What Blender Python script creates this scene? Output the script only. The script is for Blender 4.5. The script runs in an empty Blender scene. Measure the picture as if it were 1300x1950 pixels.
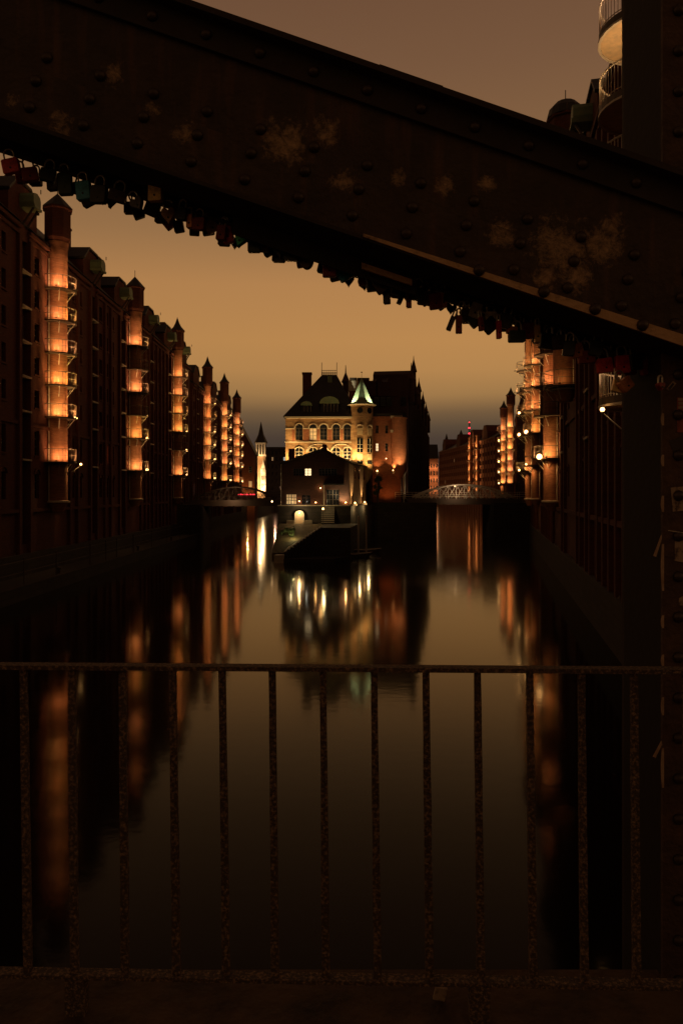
import bpy, bmesh, math, random
from math import pi, sin, cos, radians, atan2, hypot
from mathutils import Vector, Matrix
R = random.Random(7)
sc = bpy.context.scene
col = sc.collection

# ------------------------------------------------------------------ camera
EYE = 7.5                       # eye height above the water
F = 1400.0                      # focal length in photo pixels (1300 x 1950)
cam = bpy.data.cameras.new('camera'); camo = bpy.data.objects.new('camera', cam); col.objects.link(camo)
camo.location = (0, 0, EYE); camo.rotation_euler = (radians(90), 0, 0)
cam.sensor_fit = 'VERTICAL'; cam.sensor_height = 36.0; cam.lens = 36.0 * F / 1950
cam.shift_y = -37.0 / 1950
cam.clip_start = 0.05; cam.clip_end = 4000
sc.camera = camo

# ------------------------------------------------------------------ world: sodium-lit night cloud
w = bpy.data.worlds.new('World'); sc.world = w; w.use_nodes = True
nt = w.node_tree; nt.nodes.clear()
def N(t, **kw):
    n = nt.nodes.new(t)
    for k, v in kw.items(): setattr(n, k, v)
    return n
wo = N('ShaderNodeOutputWorld'); bg = N('ShaderNodeBackground'); tc = N('ShaderNodeTexCoord')
sep = N('ShaderNodeSeparateXYZ'); ramp = N('ShaderNodeValToRGB')
nz = N('ShaderNodeTexNoise'); nz.inputs['Scale'].default_value = 1.3; nz.inputs['Detail'].default_value = 3
mp = N('ShaderNodeMapping'); mp.inputs['Scale'].default_value = (1, 1, 5)
ma = N('ShaderNodeMath', operation='MULTIPLY_ADD'); ma.inputs[1].default_value = 0.03
sub = N('ShaderNodeMath', operation='SUBTRACT'); sub.inputs[1].default_value = 0.015
L = nt.links.new
L(tc.outputs['Generated'], sep.inputs[0]); L(tc.outputs['Generated'], mp.inputs[0]); L(mp.outputs[0], nz.inputs['Vector'])
L(nz.outputs['Fac'], ma.inputs[0]); L(sep.outputs['Z'], ma.inputs[2]); L(ma.outputs[0], sub.inputs[0]); L(sub.outputs[0], ramp.inputs[0])
def s2l(c):
    return tuple(((v/255)/12.92 if v/255 <= .04045 else ((v/255+.055)/1.055)**2.4) for v in c) + (1,)
stops = [(0.0, (58, 50, 44)), (.06, (68, 57, 49)), (.077, (75, 61, 51)), (.092, (87, 71, 55)), (.112, (113, 88, 61)), (.137, (158, 119, 73)), (.165, (178, 131, 78)), (.20, (184, 134, 79)), (.27, (178, 129, 79)),
         (.33, (154, 114, 74)), (.40, (133, 98, 66)), (.50, (119, 86, 61)), (.58, (110, 78, 56)), (.8, (86, 61, 45)), (1.0, (70, 50, 37))]
cr = ramp.color_ramp
cr.elements[0].position = 0; cr.elements[0].color = s2l(stops[0][1])
cr.elements[1].position = 1; cr.elements[1].color = s2l(stops[-1][1])
for p, c in stops[1:-1]:
    e = cr.elements.new(p); e.color = s2l(c)
# the glow of the harbour lies ahead and to the right; it fades smoothly to the other side of the sky
dt = N('ShaderNodeVectorMath', operation='DOT_PRODUCT'); dt.inputs[1].default_value = (.35, .94, 0); L(tc.outputs['Generated'], dt.inputs[0])
gl = N('ShaderNodeMapRange'); gl.inputs['From Min'].default_value = -1; gl.inputs['From Max'].default_value = 1
gl.inputs['To Min'].default_value = .40; gl.inputs['To Max'].default_value = 1.03; L(dt.outputs['Value'], gl.inputs['Value'])
L(ramp.outputs[0], bg.inputs[0]); L(bg.outputs[0], wo.inputs[0]); L(gl.outputs[0], bg.inputs[1])

sc.view_settings.view_transform = 'Standard'; sc.view_settings.look = 'None'
sc.view_settings.exposure = 0; sc.view_settings.gamma = 1
sc.render.engine = 'CYCLES'
cy = sc.cycles
cy.use_denoising = True
try: cy.denoiser = 'OPENIMAGEDENOISE'
except Exception: pass
cy.use_light_tree = True; cy.sample_clamp_indirect = 4.0; cy.sample_clamp_direct = 0
cy.max_bounces = 6; cy.diffuse_bounces = 3; cy.glossy_bounces = 4; cy.use_adaptive_sampling = True; cy.adaptive_threshold = 0.01
cy.caustics_reflective = False; cy.caustics_refractive = False

def at(px, py, Y):
    "the world point at distance Y whose bearing is that of pixel (px, py) of the photograph"
    return Vector(((px - 650) * Y / F, Y, EYE + (938 - py) * Y / F))

# ------------------------------------------------------------------ materials
def mat(name, base, rough=.7, metal=0.0, noise=None, bump=0, bscale=30, brick=None, emit=None, spec=None, coat=0, patches=None):
    m = bpy.data.materials.new(name); m.use_nodes = True
    t = m.node_tree; b = t.nodes['Principled BSDF']; l = t.links.new
    b.inputs['Base Color'].default_value = (*base, 1); b.inputs['Roughness'].default_value = rough; b.inputs['Metallic'].default_value = metal
    if spec is not None: b.inputs['Specular IOR Level'].default_value = spec
    if coat: b.inputs['Coat Weight'].default_value = coat; b.inputs['Coat Roughness'].default_value = .15
    if emit:
        b.inputs['Emission Color'].default_value = (*emit[0], 1); b.inputs['Emission Strength'].default_value = emit[1]
    tcn = t.nodes.new('ShaderNodeTexCoord')
    out = None
    if noise:   # (scale, other colour, contrast low, contrast high)
        n = t.nodes.new('ShaderNodeTexNoise'); n.inputs['Scale'].default_value = noise[0]; n.inputs['Detail'].default_value = 6; n.inputs['Roughness'].default_value = .65
        l(tcn.outputs['Object'], n.inputs['Vector'])
        r = t.nodes.new('ShaderNodeMapRange'); r.inputs['From Min'].default_value = noise[2]; r.inputs['From Max'].default_value = noise[3]
        l(n.outputs['Fac'], r.inputs['Value'])
        mx = t.nodes.new('ShaderNodeMix'); mx.data_type = 'RGBA'; mx.inputs[6].default_value = (*base, 1); mx.inputs[7].default_value = (*noise[1], 1)
        l(r.outputs[0], mx.inputs[0]); out = mx.outputs[2]
    if brick:   # (mortar colour, brick height in metres)
        bt = t.nodes.new('ShaderNodeTexBrick'); bt.inputs['Scale'].default_value = 1.0
        bt.inputs['Brick Width'].default_value = brick[1] * 3.2; bt.inputs['Row Height'].default_value = brick[1]; bt.inputs['Mortar Size'].default_value = brick[1] * .09
        sx = t.nodes.new('ShaderNodeSeparateXYZ'); cx = t.nodes.new('ShaderNodeCombineXYZ'); ad = t.nodes.new('ShaderNodeMath')
        l(tcn.outputs['Object'], sx.inputs[0]); l(sx.outputs['X'], ad.inputs[0]); l(sx.outputs['Y'], ad.inputs[1]); l(ad.outputs[0], cx.inputs['X']); l(sx.outputs['Z'], cx.inputs['Y'])
        l(cx.outputs[0], bt.inputs['Vector'])
        a = Vector(base)
        bt.inputs['Color1'].default_value = (*(a * 1.35), 1); bt.inputs['Color2'].default_value = (*(a * .6), 1); bt.inputs['Mortar'].default_value = (*brick[0], 1)
        if out is not None:
            m2 = t.nodes.new('ShaderNodeMix'); m2.data_type = 'RGBA'; m2.blend_type = 'MIX'; m2.inputs[0].default_value = .5
            l(bt.outputs['Color'], m2.inputs[6]); l(out, m2.inputs[7]); out = m2.outputs[2]
        else: out = bt.outputs['Color']
    if patches:
        mpp = t.nodes.new('ShaderNodeMapping'); mpp.inputs['Scale'].default_value = (26, 26, 3.0); l(tcn.outputs['Object'], mpp.inputs[0])
        n = t.nodes.new('ShaderNodeTexNoise'); n.inputs['Scale'].default_value = 1; n.inputs['Detail'].default_value = 5; l(mpp.outputs[0], n.inputs['Vector'])
        q = t.nodes.new('ShaderNodeMapRange'); q.inputs['From Min'].default_value = .52; q.inputs['From Max'].default_value = .80; q.inputs['To Max'].default_value = .75; l(n.outputs['Fac'], q.inputs['Value'])
        m2 = t.nodes.new('ShaderNodeMix'); m2.data_type = 'RGBA'; m2.inputs[7].default_value = (.15, .075, .04, 1); l(out, m2.inputs[6]); l(q.outputs[0], m2.inputs[0]); out = m2.outputs[2]
    if patches:  # (list of (centre, radius), colour): worn spots with a shape of their own
        acc = None
        for c, rad in patches[0]:
            v = t.nodes.new('ShaderNodeVectorMath'); v.operation = 'DISTANCE'; l(tcn.outputs['Object'], v.inputs[0]); v.inputs[1].default_value = c
            q = t.nodes.new('ShaderNodeMapRange'); q.inputs['From Min'].default_value = rad; q.inputs['From Max'].default_value = rad * .2; l(v.outputs['Value'], q.inputs['Value'])
            if acc is None: acc = q.outputs[0]
            else:
                x = t.nodes.new('ShaderNodeMath'); x.operation = 'MAXIMUM'; l(acc, x.inputs[0]); l(q.outputs[0], x.inputs[1]); acc = x.outputs[0]
        n = t.nodes.new('ShaderNodeTexNoise'); n.inputs['Scale'].default_value = 24; n.inputs['Detail'].default_value = 12; n.inputs['Roughness'].default_value = .82; n.inputs['Distortion'].default_value = .35
        l(tcn.outputs['Object'], n.inputs['Vector'])
        x = t.nodes.new('ShaderNodeMath'); x.operation = 'MULTIPLY_ADD'; x.inputs[1].default_value = .30; l(acc, x.inputs[0]); l(n.outputs['Fac'], x.inputs[2])
        q = t.nodes.new('ShaderNodeMapRange'); q.inputs['From Min'].default_value = .69; q.inputs['From Max'].default_value = .94; l(x.outputs[0], q.inputs['Value'])
        m2 = t.nodes.new('ShaderNodeMix'); m2.data_type = 'RGBA'; m2.inputs[7].default_value = (*patches[1], 1)
        if out is not None: l(out, m2.inputs[6])
        else: m2.inputs[6].default_value = (*base, 1)
        l(q.outputs[0], m2.inputs[0]); out = m2.outputs[2]
    if out is not None: l(out, b.inputs['Base Color'])
    if bump:
        n = t.nodes.new('ShaderNodeTexNoise'); n.inputs['Scale'].default_value = bscale; n.inputs['Detail'].default_value = 6; l(tcn.outputs['Object'], n.inputs['Vector'])
        bu = t.nodes.new('ShaderNodeBump'); bu.inputs['Strength'].default_value = bump; bu.inputs['Distance'].default_value = .02
        l(n.outputs['Fac'], bu.inputs['Height']); l(bu.outputs[0], b.inputs['Normal'])
    return m

M = {}
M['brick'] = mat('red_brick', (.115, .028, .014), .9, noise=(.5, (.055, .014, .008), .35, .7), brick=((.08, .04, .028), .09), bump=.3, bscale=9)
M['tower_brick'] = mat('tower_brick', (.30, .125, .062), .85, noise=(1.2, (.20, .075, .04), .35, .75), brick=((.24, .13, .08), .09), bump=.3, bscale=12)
M['yellow_brick'] = mat('ochre_brick', (.34, .20, .10), .9, noise=(2.2, (.20, .09, .045), .42, .62), brick=((.32, .22, .13), .16), bump=.5, bscale=6)
M['orange_brick'] = mat('orange_brick', (.22, .07, .03), .9, noise=(.8, (.13, .04, .018), .35, .7), brick=((.26, .13, .08), .12), bump=.3)
M['stone'] = mat('dark_quay_stone', (.042, .031, .023), .85, noise=(1.1, (.018, .015, .012), .35, .7), brick=((.018, .015, .012), .45), bump=.5, bscale=6)
M['pale_stone'] = mat('pale_stone_trim', (.6, .5, .38), .8, noise=(3, (.45, .37, .28), .3, .7))
M['dark_brick'] = mat('blackish_brick', (.045, .016, .011), .9, noise=(.5, (.025, .01, .008), .35, .7), brick=((.03, .016, .012), .12), bump=.3)  # darker, blacker brick for the block behind the castle
M['dark_brick2'] = mat('dark_house_brick', (.06, .022, .015), .9, noise=(.8, (.035, .014, .01), .35, .7), brick=((.05, .025, .018), .12), bump=.4)
M['slate'] = mat('slate_roof', (.026, .021, .018), .6, noise=(1.5, (.02, .018, .017), .3, .7), brick=((.015, .014, .013), .3), bump=.3)
M['copper'] = mat('green_copper', (.21, .235, .125), .6, noise=(2.5, (.12, .2, .13), .35, .7))
M['glass'] = mat('dark_window_glass', (.012, .013, .016), .12)
M['frame'] = mat('pale_window_frame', (.50, .46, .38), .6)
M['dark_frame'] = mat('dark_window_frame', (.05, .035, .03), .7)
M['iron'] = mat('dark_iron', (.085, .066, .05), .55, metal=.3, noise=(9, (.09, .05, .035), .4, .7))
M['pale_iron'] = mat('grey_painted_iron', (.60, .52, .42), .55)
M['soffit'] = mat('pale_plaster_soffit', (.62, .44, .26), .8, noise=(3, (.42, .32, .22), .4, .7))
M['pavement'] = mat('quay_pavement', (.045, .036, .028), .85, noise=(1.5, (.04, .035, .03), .3, .7), brick=((.03, .028, .025), .35), bump=.3)
M['cobble'] = mat('cobbled_slope', (.15, .10, .045), .85, noise=(3, (.05, .035, .015), .35, .65), bump=.8, bscale=8)
M['bulb'] = mat('lamp_bulb', (1, .9, .7), .5, emit=((1, .50, .16), 8))
M['bulb_small'] = mat('small_bulb', (1, .9, .8), .5, emit=((1, .62, .3), 6))
M['red_light'] = mat('red_lamp', (.5, .02, .02), .5, emit=((1, .03, .05), 4))
M['lit_white'] = mat('lit_window_white', (.8, .75, .6), .5, emit=((1, .72, .38), 1.5))
M['lit_orange'] = mat('lit_window_orange', (.8, .5, .3), .5, emit=((1, .36, .14), .9))
M['lit_dim'] = mat('lit_window_dim', (.6, .5, .3), .5, emit=((1, .56, .25), .28))
M['lit_cold'] = mat('lit_window_cold', (.7, .8, .8), .5, emit=((.85, .95, .9), .5))
M['leaf'] = mat('leaves', (.07, .085, .025), .7, noise=(3, (.03, .05, .015), .3, .7))
M['bark'] = mat('bark', (.05, .035, .025), .9)
M['wood'] = mat('wet_timber', (.10, .07, .05), .55, noise=(4, (.05, .035, .025), .3, .7), bump=.3)

# ------------------------------------------------------------------ mesh builder
class MB:
    def __init__(s): s.v = []; s.f = []; s.m = []; s.k = 0
    def add(s, vs, fs):
        o = len(s.v); s.v += [tuple(v) for v in vs]
        for f in fs: s.f.append(tuple(o + i for i in f)); s.m.append(s.k)
        return s
    def box(s, x0, x1, y0, y1, z0, z1):
        return s.add([(x0,y0,z0),(x1,y0,z0),(x1,y1,z0),(x0,y1,z0),(x0,y0,z1),(x1,y0,z1),(x1,y1,z1),(x0,y1,z1)],
                     [(0,3,2,1),(4,5,6,7),(0,1,5,4),(1,2,6,5),(2,3,7,6),(3,0,4,7)])
    def prism(s, poly, a, b, axis='y'):
        "poly: 2D points; extruded from a to b along axis (y: poly in xz, z: poly in xy, x: poly in yz)"
        n = len(poly)
        def P(p, t): return (p[0], t, p[1]) if axis == 'y' else ((p[0], p[1], t) if axis == 'z' else (t, p[0], p[1]))
        return s.add([P(p, a) for p in poly] + [P(p, b) for p in poly],
                     [tuple(range(n)), tuple(range(2*n-1, n-1, -1))] + [(i, (i+1) % n, n+(i+1) % n, n+i) for i in range(n)])
    def bar(s, a, b, r, n=6, r2=None, cap=True):
        a = Vector(a); b = Vector(b); d = (b - a)
        if d.length < 1e-6: return s
        d.normalize(); u = d.orthogonal().normalized(); w_ = d.cross(u); r2 = r if r2 is None else r2
        vs = [a + (u*cos(2*pi*i/n) + w_*sin(2*pi*i/n))*r for i in range(n)] + [b + (u*cos(2*pi*i/n) + w_*sin(2*pi*i/n))*r2 for i in range(n)]
        fs = [(i, (i+1) % n, n+(i+1) % n, n+i) for i in range(n)]
        if cap: fs += [tuple(range(n-1, -1, -1)), tuple(range(n, 2*n))]
        return s.add(vs, fs)
    def tube(s, pts, r, n=6):
        for a, b in zip(pts, pts[1:]): s.bar(a, b, r, n)
        return s
    def lathe(s, prof, c=(0,0), n=16, a0=0, a1=2*pi):
        full = abs(a1 - a0 - 2*pi) < 1e-6; k = n if full else n + 1
        vs = []
        for r, z in prof:
            for i in range(k):
                a = a0 + (a1 - a0) * i / n; vs.append((c[0] + r*cos(a), c[1] + r*sin(a), z))
        fs = []
        for j in range(len(prof) - 1):
            for i in range(n):
                i2 = (i+1) % k; fs.append((j*k+i, j*k+i2, (j+1)*k+i2, (j+1)*k+i))
        if full: fs += [tuple(range(k-1, -1, -1)), tuple(range((len(prof)-1)*k, len(prof)*k))]
        return s.add(vs, fs)
    def sphere(s, c, r, n=8, m=5):
        prof = [(max(1e-4, r*sin(pi*j/m)), c[2] - r*cos(pi*j/m)) for j in range(m+1)]
        return s.lathe(prof, (c[0], c[1]), n)
    def mesh(s, name, *mats):
        me = bpy.data.meshes.new(name); me.from_pydata(s.v, [], s.f)
        for m_ in mats: me.materials.append(m_)
        if len(mats) > 1: me.polygons.foreach_set('material_index', s.m)
        bm = bmesh.new(); bm.from_mesh(me); bmesh.ops.recalc_face_normals(bm, faces=bm.faces); bm.to_mesh(me); bm.free()
        me.update(); return me
    def build(s, name, m_, parent=None, smooth=False, loc=None, rot=None):
        ms = m_ if isinstance(m_, (tuple, list)) else (m_,)
        me = s.mesh(name, *ms)
        if smooth:
            me.polygons.foreach_set('use_smooth', [True]*len(me.polygons))
            try: me.set_sharp_from_angle(angle=radians(40))
            except Exception: pass
        return inst(name, me, parent, loc, rot)
def inst(name, me, parent=None, loc=None, rot=None):
    o = bpy.data.objects.new(name, me); col.objects.link(o)
    if parent is not None: o.parent = parent
    if loc is not None: o.location = loc
    if rot is not None: o.rotation_euler = rot
    return o
def tag(o, label, cat, group=None):
    o['label'] = label; o['category'] = cat
    if group: o['group'] = group
    return o
def thing(name, label, cat, loc=(0,0,0), rz=0, group=None):
    o = bpy.data.objects.new(name, None); col.objects.link(o); o.location = loc; o.rotation_euler = (0,0,rz); o.empty_display_size = .2
    return tag(o, label, cat, group)
def struct(o): o['kind'] = 'structure'; return o
def light(parent, loc, power, color=(1,.55,.22), r=.08, kind='POINT', rot=None, size=150, blend=.7, aim=None):
    if aim is not None: kind = 'SPOT'; rot = (Vector(aim)-Vector(loc)).to_track_quat('-Z', 'Y').to_euler()
    d = bpy.data.lights.new('lamp_light', kind); d.energy = power; d.color = color; d.shadow_soft_size = r
    if kind == 'SPOT': d.spot_size = radians(size); d.spot_blend = blend
    o = bpy.data.objects.new('lamp_light', d); col.objects.link(o); o.location = loc
    if parent is not None: o.parent = parent
    if rot is not None: o.rotation_euler = rot
    return o
SOD = (1.0, .50, .16)

# ------------------------------------------------------------------ setting: water, bed, land
def wall_dir(dx): return atan2(1, dx)     # rotation whose local x axis runs along (dx, 1)
mw = bpy.data.materials.new('canal_water'); mw.use_nodes = True
t = mw.node_tree; b = t.nodes['Principled BSDF']
t.nodes.remove(b)
wout = [n for n in t.nodes if n.type == 'OUTPUT_MATERIAL'][0]
dif = t.nodes.new('ShaderNodeBsdfDiffuse'); dif.inputs['Color'].default_value = (.006, .0045, .0025, 1)
gls = t.nodes.new('ShaderNodeBsdfGlossy'); gls.inputs['Roughness'].default_value = .088; gls.inputs['Color'].default_value = (1, .97, .9, 1)
fre = t.nodes.new('ShaderNodeFresnel'); fre.inputs['IOR'].default_value = 1.33
pw_ = t.nodes.new('ShaderNodeMath'); pw_.operation = 'POWER'; pw_.inputs[1].default_value = 1.38
ml_ = t.nodes.new('ShaderNodeMath'); ml_.operation = 'MULTIPLY'; ml_.inputs[1].default_value = 1.5; ml_.use_clamp = True
mxs = t.nodes.new('ShaderNodeMixShader')
tcn = t.nodes.new('ShaderNodeTexCoord'); mpn = t.nodes.new('ShaderNodeMapping'); mpn.inputs['Scale'].default_value = (1.0, 1.6, 1)
n1 = t.nodes.new('ShaderNodeTexNoise'); n1.inputs['Scale'].default_value = 1.3; n1.inputs['Detail'].default_value = 4
bu = t.nodes.new('ShaderNodeBump'); bu.inputs['Strength'].default_value = .13; bu.inputs['Distance'].default_value = .02
for a_, b_ in ((tcn.outputs['Object'], mpn.inputs[0]), (mpn.outputs[0], n1.inputs['Vector']), (n1.outputs['Fac'], bu.inputs['Height']), (bu.outputs[0], gls.inputs['Normal']),
               (fre.outputs[0], pw_.inputs[0]), (pw_.outputs[0], ml_.inputs[0]), (ml_.outputs[0], mxs.inputs[0]), (dif.outputs[0], mxs.inputs[1]), (gls.outputs[0], mxs.inputs[2]), (mxs.outputs[0], wout.inputs['Surface'])):
    t.links.new(a_, b_)
struct(MB().add([(-300,-80,0),(300,-80,0),(300,700,0),(-300,700,0)], [(0,1,2,3)]).build('water', mw))
struct(MB().add([(-3000,-3000,-3),(3000,-3000,-3),(3000,3000,-3),(-3000,3000,-3)], [(0,1,2,3)]).build('ground', M['pavement']))

# ------------------------------------------------------------------ facade with real openings
def facade_mesh(mb, L0, L1, z0, z1, ops, y, depth, sgn):
    """front sheet at local y with rectangular openings ops=[(x0,x1,z0,z1)] and reveals going back by depth (away from the outside)"""
    xs = sorted(set([L0, L1] + [round(v,3) for o in ops for v in o[:2]])); zs = sorted(set([z0, z1] + [round(v,3) for o in ops for v in o[2:]]))
    opn = set()
    xi = {v: i for i, v in enumerate(xs)}; zi = {v: i for i, v in enumerate(zs)}
    for o in ops:
        for i in range(xi[round(o[0],3)], xi[round(o[1],3)]):
            for j in range(zi[round(o[2],3)], zi[round(o[3],3)]): opn.add((i, j))
    vid = {}; vs = []; fs = []
    def V(i, j):
        if (i, j) not in vid: vid[(i, j)] = len(vs); vs.append((xs[i], y, zs[j]))
        return vid[(i, j)]
    for j in range(len(zs)-1):
        i = 0
        while i < len(xs)-1:
            if (i, j) in opn: i += 1; continue
            fs.append((V(i,j), V(i+1,j), V(i+1,j+1), V(i,j+1))); i += 1
    mb.add(vs, fs)
    yb = y - sgn*depth
    for a, b_, c, d in ops:
        mb.add([(a,y,c),(b_,y,c),(b_,y,d),(a,y,d),(a,yb,c),(b_,yb,c),(b_,yb,d),(a,yb,d)], [(0,1,5,4),(1,2,6,5),(2,3,7,6),(3,0,4,7)])

_wm = {}
def window_mesh(w_, h, arch=False, frame='dark_frame'):
    k = (round(w_,2), round(h,2), arch, frame)
    if k in _wm: return _wm[k]
    f = MB(); t_ = .06
    f.box(-w_/2,-w_/2+t_,-.04,.04,0,h).box(w_/2-t_,w_/2,-.04,.04,0,h).box(-w_/2+t_,w_/2-t_,-.04,.04,0,t_).box(-w_/2+t_,w_/2-t_,-.04,.04,h-t_,h)
    f.box(-.03,.03,-.035,.035,t_,h-t_)
    for q in (.36, .68): f.box(-w_/2+t_,-.03,-.03,.03,h*q-.025,h*q+.025).box(.03,w_/2-t_,-.03,.03,h*q-.025,h*q+.025)
    p = MB().box(-w_/2+.01,w_/2-.01,-.008,.008,.01,h-.01)
    _wm[k] = (f.mesh('window', M[frame]), p.mesh('pane', M['glass']))
    return _wm[k]
_litp = {}
def put_window(parent, x, y, z, w_, h, lit=None, frame='dark_frame', panes=True):
    fm, pm = window_mesh(w_, h, False, frame)
    f = inst('window', fm, parent, (x, y, z))
    if lit:
        k = (round(w_,2), round(h,2), lit)
        if k not in _litp: _litp[k] = MB().box(-w_/2+.01,w_/2-.01,-.008,.008,.01,h-.01).mesh('pane', M[lit])
        pm = _litp[k]
    if panes: inst('pane', pm, f)
    return f

def balcony_meshes(r0, r1, sgn, soffit):
    """shared meshes of a round balcony: slab, railing, brackets.  the ring faces the water"""
    A0, A1 = -.42*pi, 1.42*pi   # nearly a full ring, open to the wall
    if sgn < 0: A0, A1 = A0 + pi, A1 + pi
    d = MB(); n = 26
    pts_o = [(r1*cos(A0+(A1-A0)*i/n), r1*sin(A0+(A1-A0)*i/n)) for i in range(n+1)]
    pts_i = [(r0*cos(A0+(A1-A0)*i/n), r0*sin(A0+(A1-A0)*i/n)) for i in range(n+1)]
    th = .12 if not soffit else .3
    for i in range(n):
        q = [pts_i[i], pts_o[i], pts_o[i+1], pts_i[i+1]]
        d.k = 0; d.add([(x, y, -th) for x, y in q] + [(x, y, 0) for x, y in q], [(0,1,2,3),(7,6,5,4),(0,3,7,4)])
        d.k = 2; d.add([(q[1][0], q[1][1], -th), (q[2][0], q[2][1], -th), (q[2][0], q[2][1], 0), (q[1][0], q[1][1], 0)], [(0,1,2,3)])
    rr = MB(); R1 = r1 - .04
    for zz, rad in ((1.1, .035), (.1, .018)) if soffit else ((1.1, .035), (.55, .018), (.1, .018)):
        rr.tube([(R1*cos(A0+(A1-A0)*i/n), R1*sin(A0+(A1-A0)*i/n), zz) for i in range(n+1)], rad, 5)
    nb = 62 if soffit else 30
    for i in range(nb+1):
        a = A0+(A1-A0)*i/nb; rr.bar((R1*cos(a), R1*sin(a), 0), (R1*cos(a), R1*sin(a), 1.1), .014 if i % 5 else .025, 4)
    br = MB()
    if not soffit:
        for k in range(5):
            a = A0+(A1-A0)*(.12+.19*k)
            br.bar((r0*.98*cos(a), r0*.98*sin(a), -1.0), (r1*.93*cos(a), r1*.93*sin(a), -.12), .03, 5)
            br.bar((r0*.98*cos(a), r0*.98*sin(a), -.15), (r1*.95*cos(a), r1*.95*sin(a), -.15), .03, 5)
    else:
        d.k = 1
        d.lathe([(r1-.07, -.305), (r1-.07, -.35), (r1+.03, -.35), (r1+.03, -.27)], (0,0), n, A0, A1)
    return (d, rr, br)
_bm = {}
def balcony(parent, x, y, z, sgn, lamp=None, arm=False, power=34, soffit=False, r0=.9, r1=1.62, glow=SOD, side=1, bulb='bulb'):
    r1 = max(r1, r0+.6)
    k = (sgn, soffit, r0, r1)
    if k not in _bm:
        d, rr, br = balcony_meshes(r0, r1, sgn, soffit)
        _bm[k] = (d.mesh('balcony', M['soffit'] if soffit else M['iron'], M['pale_iron'], M['iron']) , rr.mesh('railing', M['iron'] if not soffit else M['pale_iron']), br.mesh('bracket', M['pale_iron']) if br.v else None,
                  MB().lathe([(.09,0),(.11,.03),(.08,.1)], n=8).mesh('floor_lamp', M['iron']))
    dm, rm, bm_, fm = _bm[k]
    bo = inst('balcony', dm, parent, (x, y, z)); inst('railing', rm, bo)
    if bm_: inst('bracket', bm_, bo)
    if power:
        # two uplights standing on the balcony floor against the shaft
        for a in (.55*pi, .9*pi):
            rl_ = r1-.16 if soffit else r1+.22
            p = (rl_*cos(a), sgn*rl_*sin(a), 0.0)
            inst('floor_lamp', fm, bo, p)
            light(bo, (p[0], p[1], .2), power*(2.6 if soffit else 7.5)*R.uniform(.7, 1.25), (1, glow[1]*R.uniform(.9, 1.12), glow[2]*R.uniform(.8, 1.3)), .07, aim=(p[0]*.2, p[1]*.2, 1.5), size=130)
    if lamp:
        lx, ly, lz, lr = lamp
        a_ = MB().tube([(.6*lx, .6*ly, lz-.7), (lx, ly, lz-.12)], .03, 5); a_.sphere((lx, ly, lz-.1), .06)
        a_.build('lamp_arm', M['pale_iron'], bo)
        MB().sphere((lx, ly, lz), lr*.85, 10, 6).build('bulb', M[bulb], bo)
        if z < 11.5: light(bo, (lx*.95, ly*.95, -.45), 30 if soffit else 130, glow, .1, aim=(0, 0, -2.2), size=100)
    return bo

def stair_tower(parent, x, y, zb, zt, sgn, turret='cone', r=.9, pipe=True, mt='tower_brick', ztip=33.9, tr=1.38):
    t_ = MB().lathe([(r*.55, zb-.9), (r*.8, zb-.5), (r*1.05, zb-.12)], (0,0), 20)
    t_.lathe([(r, zb), (r, zt-.6), (r*1.08, zt-.4), (r*1.14, zt)], (0,0), 24)
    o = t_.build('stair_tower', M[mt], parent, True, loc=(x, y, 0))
    MB().lathe([(r*1.12, zb-.12), (r*1.25, zb-.08), (r*1.25, zb+.06), (r*1.03, zb+.1)], (0,0), 24).build('base_ring', M['pale_stone'], o)
    if pipe:
        a = radians(150); MB().bar((r*1.08*cos(a), sgn*-1*r*1.08*sin(a), zb+.1), (r*1.08*cos(a), sgn*-1*r*1.08*sin(a), zt-.7), .045, 6).build('drainpipe', M['pale_iron'], o)
    # slim windows seen from outside
    for k, zz in enumerate([zt-3.2, zt-6, zt-8.8]):
        a = radians(60 if sgn > 0 else -60)
        MB().box(-.18,.18,-.05,.05,0,1.3).build('window', M['glass'], o, loc=((r+.0)*cos(a), (r+.0)*sin(a), zz), rot=(0,0,a-pi/2))
    n = 8; rt = r*tr
    tm = MB().lathe([(r*1.1, zt), (rt, zt+.35), (rt, ztip-1.6), (rt*1.12, ztip-1.5), (rt*1.12, ztip-1.35)], (0,0), n)
    tm.build('turret', M['brick'], o)
    rf = MB()
    if turret == 'cone': rf.lathe([(rt*1.15, ztip-1.35), (rt*.5, ztip-.55), (.05, ztip)], (0,0), n)
    elif turret == 'spike': rf.lathe([(rt*1.15, ztip-1.35), (rt*.6, ztip-.7), (rt*.3, ztip-.1), (.08, ztip+.6)], (0,0), n)
    else: rf.lathe([(rt*1.12, ztip-1.35), (rt*.98, ztip-.7), (rt*.6, ztip-.2), (.1, ztip)], (0,0), 14)
    rf.bar((0,0,ztip-.1), (0,0,ztip+.8), .035, 5)
    rf.build('turret_roof', M['slate'], o)
    return o

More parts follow.
